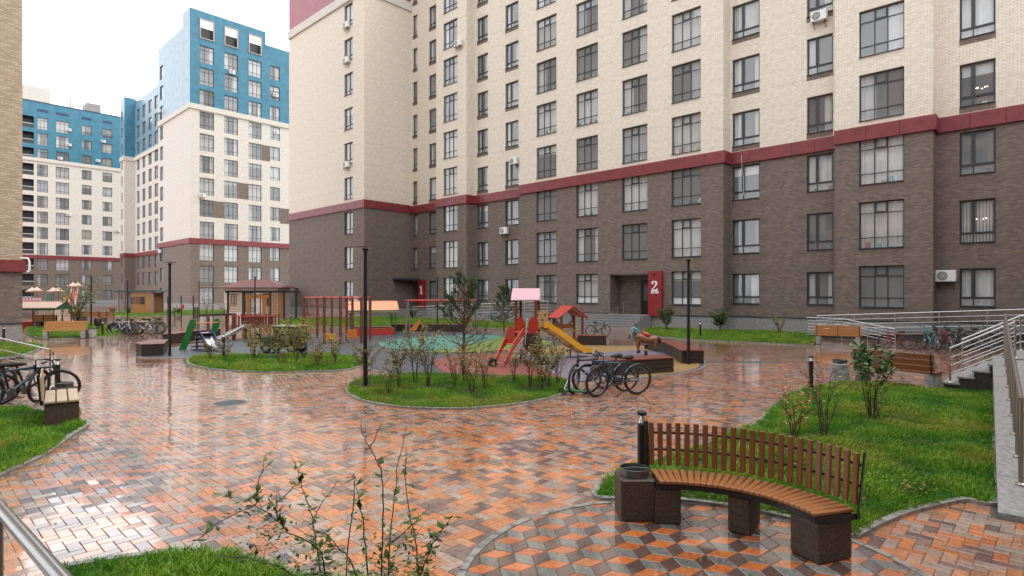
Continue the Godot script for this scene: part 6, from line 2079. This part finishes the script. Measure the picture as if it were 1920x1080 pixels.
func swing_set() -> void:
	var A := Vector3(18.5, 0, -24.85); var B := Vector3(21.65, 0, -23.2)
	var t := thing("swing_set", "wooden swing with crossed legs and long red top beam", "swing", A)
	var d := (B - A)
	var n := d.normalized().cross(Vector3.UP)
	for e in [Vector3.ZERO, d]:
		for s in [-.75, .75]: post(t, e + n * s, e + Vector3(0, 1.85, 0), .09, M.wood_dark if s > 0 else M.wood_pale, "leg")
	rod(t, [Vector3(0, 1.82, 0) - d * .04, d * 1.04 + Vector3(0, 1.82, 0)], .055, M.play_red, "beam")
	for f in [.3, .68]:
		var p: Vector3 = d * f
		var sx := d.normalized() * .28
		for s in [-1, 1]: rod(t, [p + sx * s + Vector3(0, 1.8, 0), p + sx * s * .9 + Vector3(0, .45, 0)], .008, M.steel, "chain")
		slab(t, "swing_seat", p + Vector3(0, .44, 0), Vector3(.5, .04, .22), M.rubber_black, Basis(Vector3.UP, atan2(-d.z, d.x)))
	outline_panel(t, "side_panel", [Vector2(-.1, .1), Vector2(.25, .2), Vector2(.42, .6), Vector2(.44, .8), Vector2(.3, .62), Vector2(.05, .4)], .03, M.play_orange, Transform3D(Basis(Vector3.UP, YAW), Vector3(.1, .1, .2)))

func small_slide() -> void:
	var t := thing("toddler_slide", "small steel slide with two tall bright green side boards", "slide", Vector3(8.1, 0, -24.7), YAW)
	for z in [-.35, .35]:
		outline_panel(t, "green_board", [Vector2(-.42, .02), Vector2(-.16, .02), Vector2(.22, 1.05), Vector2(.2, 1.17), Vector2(.1, 1.22), Vector2(.0, 1.15)], .04, M.play_green, Transform3D(Basis(), Vector3(.06 + (.0 if z > 0 else .6), 0, z)))
	for i in 4:
		slab(t, "ladder_step", Vector3(-.12 + i * .09 + .3, .14 + i * .17, 0), Vector3(.5, .035, .66), M.wood_dark, Basis(Vector3.UP, .55))
	rod(t, [Vector3(.3, 1.05, .35), Vector3(.85, 1.05, -.35)], .02, M.play_orange, "cross_bar")
	var path := [Vector3(.42, .68, .05), Vector3(.55, .62, .1), Vector3(.95, .24, .45), Vector3(1.1, .14, .58), Vector3(1.35, .11, .8)]
	chute(t, "steel_chute", path, .46, Vector3(.62, 0, -.78), M.steel, M.play_blue, .15)
	post(t, Vector3(.3, 0, .3), Vector3(.3, .7, .3), .05, M.play_blue, "leg")

func bridge_and_truck() -> void:
	var t := thing("play_bridge", "wooden play bridge with many upright posts, a handrail and steel slide", "playground", Vector3(11.7, 0, -28.6), YAW)
	for q in [[-1.75, .1], [-1.0, -.2], [-.55, 0.0], [-.42, .35]]: post(t, Vector3(q[0], 0, q[1]), Vector3(q[0], 1.18, q[1]), .12, M.wood_red)
	post(t, Vector3(-2.15, 1.14, .1), Vector3(-.5, 1.20, 0), .10, M.wood_dark, "beam")
	for i in 14:
		var x := -.45 + i * .145
		post(t, Vector3(x, .55, .35 + .05 * sin(i * 1.3)), Vector3(x, 1.2 + .06 * sin(i * 2.3), .35), .07, M.wood_red, "paling")
	for i in 12:
		var x := -.35 + i * .16
		post(t, Vector3(x, .55, -.45), Vector3(x, 1.15 + .05 * sin(i * 1.9), -.45), .07, M.wood_red, "paling")
	slab(t, "deck", Vector3(.55, .62, -.05), Vector3(2.1, .08, .85), M.wood_red)
	rod(t, [Vector3(-.5, 1.08, .40), Vector3(1.6, 1.12, .40)], .025, M.play_red)
	for x in [.0, .7, 1.5]: post(t, Vector3(x, 0, 0), Vector3(x, .6, 0), .1, M.wood_dark, "leg")
	chute(t, "steel_slide", [Vector3(.35, .70, .45), Vector3(.25, .66, .55), Vector3(-.35, .2, 1.35), Vector3(-.5, .13, 1.55)], .4, Vector3(.8, 0, .6), M.steel, M.steel, .12)
	# toy truck
	var k := thing("toy_truck", "dark camouflage play truck with pale lattice and black wheels", "play vehicle", Vector3(9.95, 0, -20.9), YAW - .12)
	slab(k, "body", Vector3(.25, .62, 0), Vector3(1.0, .72, .75), M.camo_green, Basis(), .06)
	slab(k, "bonnet", Vector3(-.52, .46, 0), Vector3(.55, .38, .7), M.camo_green, Basis(), .06)
	slab(k, "chassis", Vector3(-.05, .24, 0), Vector3(1.5, .12, .6), M.camo_pale)
	slab(k, "roof_rim", Vector3(.25, 1.0, 0), Vector3(1.05, .04, .8), M.camo_pale)
	for z in [.40, -.40]:
		var w := Bld.new()
		for q in [[-.2, .3, .15, .95], [.15, .95, .0, .35], [.15, .95, .45, .4], [.45, .4, .72, .95], [.72, .95, .55, .3], [-.22, .62, .74, .66], [.3, .3, .3, .98], [-.15, .95, .4, .62]]:
			w.bar(Vector3(q[0], q[1], z), Vector3(q[2], q[3], z), .014, 5)
		part(k, "lattice", w, M.camo_pale)
		for x in [-.5, .5]:
			var tw := Bld.new()
			tw.torus(Vector3(x, .2, z * .9), Vector3(0, 0, 1), .14, .065, 22, 8)
			var wp := part(k, "wheel", tw, M.rubber_black)
			var hb := Bld.new()
			hb.lathe([Vector2(0, -.05), Vector2(.09, -.04), Vector2(.09, .04), Vector2(0, .05)], 14, Transform3D(Basis(Vector3.RIGHT, PI / 2), Vector3(x, .2, z * .9)))
			part(wp, "hub", hb, M.camo_pale)

func horse_rider() -> void:
	var t := thing("horse_rider", "brown horse-shaped spring rider with turquoise head and red saddle on a dark post", "spring rider", Vector3(18.08, 0, -10.57), YAW + .2)
	var b := Bld.new()
	b.lathe([Vector2(.09, 0), Vector2(.09, .02), Vector2(.055, .03), Vector2(.055, .42)], 14)
	part(t, "post", b, M.rubber_black)
	b = Bld.new()
	b.lathe([Vector2(.057, .20), Vector2(.058, .205), Vector2(.058, .26), Vector2(.057, .265)], 14)
	part(t, "yellow_ring", b, M.play_yellow)
	b = Bld.new()
	b.torus(Vector3(0, .425, 0), Vector3.UP, .06, .012, 18, 6)
	part(t, "collar", b, M.steel)
	# body: trunk, rump and chest
	b = Bld.new()
	b.tube([Vector3(-.42, .66, 0), Vector3(-.36, .68, 0), Vector3(-.22, .64, 0), Vector3(0, .58, 0), Vector3(.22, .58, 0), Vector3(.34, .60, 0), Vector3(.42, .55, 0)], [.05, .15, .17, .13, .13, .14, .05], 12)
	for q in [[Vector3(-.32, .6, .09), Vector3(-.38, .40, .10), Vector3(-.30, .20, .1)], [Vector3(-.24, .58, -.09), Vector3(-.22, .38, -.1), Vector3(-.26, .16, -.1)], [Vector3(.30, .55, .09), Vector3(.28, .40, .1), Vector3(.31, .24, .1)], [Vector3(.36, .55, -.09), Vector3(.38, .40, -.1), Vector3(.42, .24, -.1)]]:
		b.tube(q, [.07, .045, .035], 8)
	part(t, "body", b, M.horse_brown)
	for q in [Vector3(-.29, .17, .1), Vector3(-.26, .13, -.1), Vector3(.31, .21, .1), Vector3(.42, .21, -.1)]:
		b = Bld.new()
		b.lathe([Vector2(0, -.03), Vector2(.05, -.03), Vector2(.042, .05), Vector2(0, .05)], 10, Transform3D(Basis(), q))
		part(t, "hoof", b, M.rubber_black)
	# neck, head bowed, turquoise mane
	b = Bld.new()
	b.tube([Vector3(-.30, .68, 0), Vector3(-.40, .82, 0), Vector3(-.48, .90, 0), Vector3(-.55, .88, 0), Vector3(-.62, .74, 0), Vector3(-.67, .62, 0)], [.11, .085, .075, .07, .055, .04], 12)
	part(t, "head", b, M.horse_brown)
	for z in [-.04, .04]:
		b = Bld.new()
		b.tube([Vector3(-.47, .95, z), Vector3(-.45, 1.03, z * 1.3)], [.022, .003], 6)
		part(t, "ear", b, M.horse_brown)
	b = Bld.new()
	b.tube([Vector3(-.56, .95, 0), Vector3(-.46, .99, 0), Vector3(-.34, .92, 0), Vector3(-.25, .80, 0), Vector3(-.20, .72, 0)], [.02, .05, .06, .055, .02], 8)
	part(t, "mane", b, M.cyan)
	for z in [-.07, .07]:
		b = Bld.new()
		b.tube([Vector3(-.50, .93, z), Vector3(-.58, .80, z * 1.2), Vector3(-.56, .62, z)], [.03, .045, .01], 8)
		part(t, "mane_lock", b, M.cyan)
	b = Bld.new()
	b.tube([Vector3(-.14, .78, 0), Vector3(-.04, .76, 0), Vector3(.08, .72, 0), Vector3(.12, .78, 0)], [.10, .11, .12, .05], 10)
	part(t, "saddle", b, M.leather_red)
	b = Bld.new()
	b.tube([Vector3(.40, .60, 0), Vector3(.47, .64, 0), Vector3(.52, .54, 0), Vector3(.50, .40, 0)], [.03, .06, .06, .02], 8)
	part(t, "tail", b, M.rubber_black)
	b = Bld.new()
	b.bar(Vector3(-.24, .86, -.18), Vector3(-.24, .86, .18), .014, 6)
	part(t, "hand_grip", b, M.zinc)

func pavilions() -> void:
	# slatted pergola with a dark flat roof
	var t := thing("pergola", "dark flat-roofed pergola with wooden slat walls", "pergola", Vector3(21.0, 0, -48.0), YAW)
	slab(t, "flat_roof", Vector3(.1, 2.34, 0), Vector3(4.9, .16, 3.0), M.black_metal)
	for q in [[-2.2, 1.3], [-.9, 1.3], [1.2, 1.3], [2.3, 1.3], [-2.2, -1.3], [2.3, -1.3]]: post(t, Vector3(q[0], 0, q[1]), Vector3(q[0], 2.28, q[1]), .14, M.dark_brown_metal)
	for i in 11: slab(t, "wall_slat", Vector3(-1.6, .75 + i * .14, 1.3), Vector3(.95, .085, .03), M.wood_pale)
	for i in 11: slab(t, "wall_slat", Vector3(1.75, .35 + i * .17, 1.3), Vector3(.9, .10, .03), M.wood_gold)
	for i in 9: slab(t, "upright_slat", Vector3(-.7 + i * .22, 1.15, -1.25), Vector3(.11, 2.2, .03), M.wood_gold)
	slab(t, "bench_board", Vector3(0, .45, -.9), Vector3(3.4, .05, .5), M.wood_gold)
	slab(t, "front_rail", Vector3(.1, 1.95, 1.32), Vector3(2.0, .3, .03), M.wood_gold)
	for x in [-.55, .75]: slab(t, "upright_board", Vector3(x, 1.1, 1.3), Vector3(.3, 2.1, .03), M.wood_gold)
	# white pavilion with red hipped roof behind
	var h := thing("pavilion", "small white pavilion with brown-red hipped roof behind the pergola", "pavilion", Vector3(25.8, 0, -60.0), YAW)
	for q in [[Vector3(-2.7, 0, 1.6), Vector3(1, 0, 0), 5.4], [Vector3(-2.7, 0, -1.6), Vector3(0, 0, 1), 3.2], [Vector3(2.7, 0, 1.6), Vector3(0, 0, -1), 3.2]]:
		wall(h, "wall", M.plaster, q[0], q[1], q[2], 0, 2.75, [[.6, .9, 1.3, 2.2], [2.0, .3, 3.2, 2.3], [3.9, .9, 4.6, 2.2]] if q[2] > 4 else [])
	for q in [[.6, .9, .7, 1.3], [2.0, .3, 1.2, 2.0], [3.9, .9, .7, 1.3]]: window(h, Vector3(-2.7 + q[0], q[1], 1.6), Vector3(1, 0, 0), q[2], q[3], "mid", rng)
	var k := Bld.new()
	var e := [Vector3(-3.3, 2.75, 2.2), Vector3(3.3, 2.75, 2.2), Vector3(3.3, 2.75, -2.2), Vector3(-3.3, 2.75, -2.2)]
	var r0 := Vector3(-1.1, 3.62, 0); var r1 := Vector3(1.1, 3.62, 0)
	k.quad(e[0], e[1], r1, r0); k.quad(e[2], e[3], r0, r1); k.tri3(e[1], e[2], r1); k.tri3(e[3], e[0], r0); k.quad(e[3], e[2], e[1], e[0])
	var rf := part(h, "hipped_roof", k, M.roof_tile)
	var g := Bld.new()
	for i in 4: g.bar(e[i], e[(i + 1) % 4], .05, 6)
	part(rf, "gutter", g, M.frame)
	# wooden kiosk with a thin green roof edge
	var c := thing("kiosk", "small orange timber kiosk with open hatch and flat roof", "kiosk", Vector3(18.9, 0, -73.5), YAW)
	slab(c, "flat_roof", Vector3(.1, 2.42, 0), Vector3(4.6, .14, 2.4), M.frame)
	slab(c, "roof_edge", Vector3(.1, 2.52, 0), Vector3(4.5, .05, 2.3), M.play_green_dark)
	for q in [[-2.0, .9], [-1.0, .9], [1.75, .9], [-2.0, -.9], [1.75, -.9]]: post(c, Vector3(q[0], 0, q[1]), Vector3(q[0], 2.36, q[1]), .16, M.stone)
	slab(c, "front_board", Vector3(.1, .5, .85), Vector3(1.5, .95, .06), M.wood_gold)
	slab(c, "side_board", Vector3(1.25, 1.15, .85), Vector3(.75, 2.25, .06), M.wood_gold)
	slab(c, "head_board", Vector3(.1, 2.05, .85), Vector3(1.5, .45, .06), M.wood_gold)
	slab(c, "rear_board", Vector3(.2, 1.15, -.85), Vector3(3.3, 2.25, .06), M.wood_gold)
	slab(c, "hatch_screen", Vector3(.55, 1.4, .8), Vector3(.4, .75, .03), M.door_dark)

func exercise_bars() -> void:
	var t := thing("pull_up_bars", "dark steel exercise bars with red sleeves on grey rubber", "exercise bars", Vector3(17.2, 0, -55.4), YAW)
	for q in [[-1.15, 1.9], [.0, 2.0], [1.05, 2.0], [1.2, 1.05], [1.4, 1.05]]:
		post(t, Vector3(q[0], 0, 0), Vector3(q[0], q[1], 0), .09, M.dark_brown_metal)
	rod(t, [Vector3(.0, 1.9, 0), Vector3(1.05, 1.9, 0)], .02, M.steel_old, "bar")
	rod(t, [Vector3(1.2, 1.03, -.5), Vector3(1.2, 1.03, .4)], .02, M.steel_old, "bar")
	for x in [-1.1, .08, .2]:
		var b := Bld.new()
		b.lathe([Vector2(.07, .85), Vector2(.08, .87), Vector2(.08, 1.2), Vector2(.07, 1.22)], 10, Transform3D(Basis(), Vector3(x, 0, .05)))
		part(t, "red_sleeve", b, M.play_red)
	slab(t, "sit_up_board", Vector3(-.55, .62, .1), Vector3(.6, .06, .3), M.rubber_black, Basis(Vector3.BACK, .3))
	post(t, Vector3(-.5, 0, .1), Vector3(-.5, .55, .1), .07, M.dark_brown_metal, "board_leg")

func far_playground() -> void:
	# castle with scalloped mushroom-like canopies, far behind the tan corner
	var t := thing("play_castle", "distant red play castle with scalloped peach canopies and tall slide", "playground", Vector3(12.6, 0, -71.0), YAW)
	for q in [[-5.9, 2.75, .42], [-4.4, 2.45, .45], [-3.9, 2.5, .42], [-2.3, 2.45, .45], [-1.8, 2.45, .42], [-.35, 2.95, .45], [.15, 2.95, .42]]:
		rod(t, [Vector3(q[0], 0, 0), Vector3(q[0], q[1], 0)], .04, M.wood_red, "mast")
		var b := Bld.new()
		b.lathe([Vector2(q[2], q[1] - .08), Vector2(q[2] * .8, q[1] + .05), Vector2(q[2] * .35, q[1] + .22), Vector2(0, q[1] + .38)], 12, Transform3D(Basis(), Vector3(q[0], 0, 0)))
		part(t, "canopy", b, M.canopy_peach)
		for k in 8:
			var a := TAU * k / 8
			var sb := Bld.new()
			sb.lathe([Vector2(.0, -.12), Vector2(.12, -.06), Vector2(.14, .03), Vector2(0, .06)], 8, Transform3D(Basis(), Vector3(q[0] + cos(a) * q[2] * .85, q[1] - .03, sin(a) * q[2] * .85)))
			part(t, "canopy_scallop", sb, M.canopy_peach)
	slab(t, "castle_wall", Vector3(-1.6, .95, .4), Vector3(3.2, .8, .1), M.play_red)
	slab(t, "castle_wall", Vector3(-5.0, 1.0, .4), Vector3(2.4, 1.0, .1), M.play_red)
	for i in 7: slab(t, "battlement", Vector3(-5.2 + i * .32, 1.62, .4), Vector3(.18, .26, .1), M.play_pink)
	slab(t, "castle_gate", Vector3(-1.2, .35, .5), Vector3(1.9, .7, .06), M.wood_pale)
	var bq := Bld.new()
	bq.lathe([Vector2(.17, 0), Vector2(0, .001)], 14, Transform3D(Basis(Vector3.RIGHT, PI / 2), Vector3(-1.0, .40, .54)))
	part(t, "gate_hole", bq, M.rubber_black)
	slab(t, "green_panel", Vector3(-2.6, 1.7, .2), Vector3(.5, .9, .08), M.play_green_dark)
	slab(t, "yellow_panel", Vector3(-.9, 1.7, .2), Vector3(.4, .4, .08), M.play_yellow)
	slab(t, "platform", Vector3(-1.2, 1.3, -.3), Vector3(3.6, .1, 1.2), M.wood_red)
	chute(t, "tall_slide", [Vector3(.1, 2.6, .3), Vector3(.2, 2.4, .5), Vector3(1.0, .6, 2.1), Vector3(1.3, .3, 2.6)], .5, Vector3(.9, 0, -.43), M.play_red, M.white_plastic, .3)
	sand_shelter(Vector3(6.9, 0, -49.0), YAW + .1, "far sandbox shelter with peach striped roof and green valance", 2.6, 2.0, 1.25, M.canopy_peach)
	plank_bench(Vector3(6.9, 0, -47.5), YAW, 1.5, "distant yellow plank bench under the striped shelter", M.wood_gold, M.concrete)
	plank_bench(Vector3(10.2, 0, -53.5), YAW + .2, 1.8, "distant tan plank bench beside the willow bush", M.wood_gold, M.concrete)
	plank_bench(Vector3(11.3, 0, -52.0), YAW - .3, 1.5, "distant tan plank bench by the lamp post and round bin", M.wood_gold, M.concrete)
	litter_bin(Vector3(9.3, 0, -50.6), .3, "distant dark concrete bin by the willow bush", M.aggregate, 1.3)
	var c := thing("barrel_planter", "round brown barrel planter on a short post by the bicycle heap", "planter", Vector3(8.4, 0, -41.5))
	var b := Bld.new()
	b.lathe([Vector2(.12, .25), Vector2(.2, .38), Vector2(.21, .55), Vector2(.19, .72), Vector2(.16, .73), Vector2(0, .7)], 16)
	b.lathe([Vector2(.08, 0), Vector2(.08, .2)], 10)
	part(c, "barrel", b, M.dark_brown_metal)
	plank_seat(vv([8.6,-40.2, 9.6,-39.4, 9.9,-39.8, 8.9,-40.6]), "dark plank box seat by the barrel planter")

func playground() -> void:
	play_tower()
	playhouse()
	climbing_frame()
	sand_shelter(Vector3(18.0, 0, -27.4), YAW + .28, "sandbox shelter with orange gable roof and green valance", 2.5, 2.7, 1.30, M.canopy_orange)
	swing_set()
	small_slide()
	bridge_and_truck()
	horse_rider()
	pavilions()
	exercise_bars()
	far_playground()

func _ready() -> void:
	# camera, sky, light
	var cam := Camera3D.new()
	cam.name = "camera"
	add_child(cam)
	cam.position = Vector3(0, CAMH, 0)
	cam.rotation = Vector3(0, YAW, 0)
	var near := .1
	var sz := near * 1080.0 / 1095.0
	cam.set_frustum(sz, Vector2(0, sz * 10.0 / 1080.0), near, 900.0)
	cam.current = true
	var we := WorldEnvironment.new()
	we.name = "environment"
	var env := Environment.new()
	env.background_mode = Environment.BG_SKY
	var sky := Sky.new()
	var sm := ProceduralSkyMaterial.new()
	sm.sky_top_color = Color(.93, .945, .965)
	sm.sky_horizon_color = Color(.965, .97, .98)
	sm.ground_horizon_color = Color(.8, .8, .8)
	sm.ground_bottom_color = Color(.4, .39, .38)
	sky.sky_material = sm
	env.sky = sky
	env.background_energy_multiplier = 1.0
	env.tonemap_mode = Environment.TONE_MAPPER_LINEAR
	env.tonemap_exposure = 2.65
	env.sdfgi_enabled = true
	env.ssao_enabled = true
	env.ssil_enabled = true
	we.environment = env
	add_child(we)
	var sun := DirectionalLight3D.new()
	sun.name = "sun"
	sun.light_energy = .25
	sun.light_angular_distance = 25.0
	sun.light_color = Color(1, .985, .96)
	sun.rotation_degrees = Vector3(-58, 35, 0)
	sun.shadow_enabled = true
	add_child(sun)
	make_materials()
	print("materials ", Time.get_ticks_msec())
	build_ground()
	print("ground ", Time.get_ticks_msec())
	build_main_building()
	build_far_buildings()
	print("buildings ", Time.get_ticks_msec())
	entrance_sign(Vector3(33.7, .74, -19.45), .98, 2.9, "2", "49-84", "tall red entrance panel with white number 2 beside the doorway niche")
	entrance_sign(Vector3(34.68, .74, -44.75), .95, 2.75, "1", "1-48", "tall red entrance panel with white number 1 in the far corner")
	ac_units()
	build_grass()
	print("grass ", Time.get_ticks_msec())
	street_lamps()
	bollards()
	bench_group()
	bicycles()
	stairs_and_ramps()
	playground()
	plants()
	print("objects ", Time.get_ticks_msec())
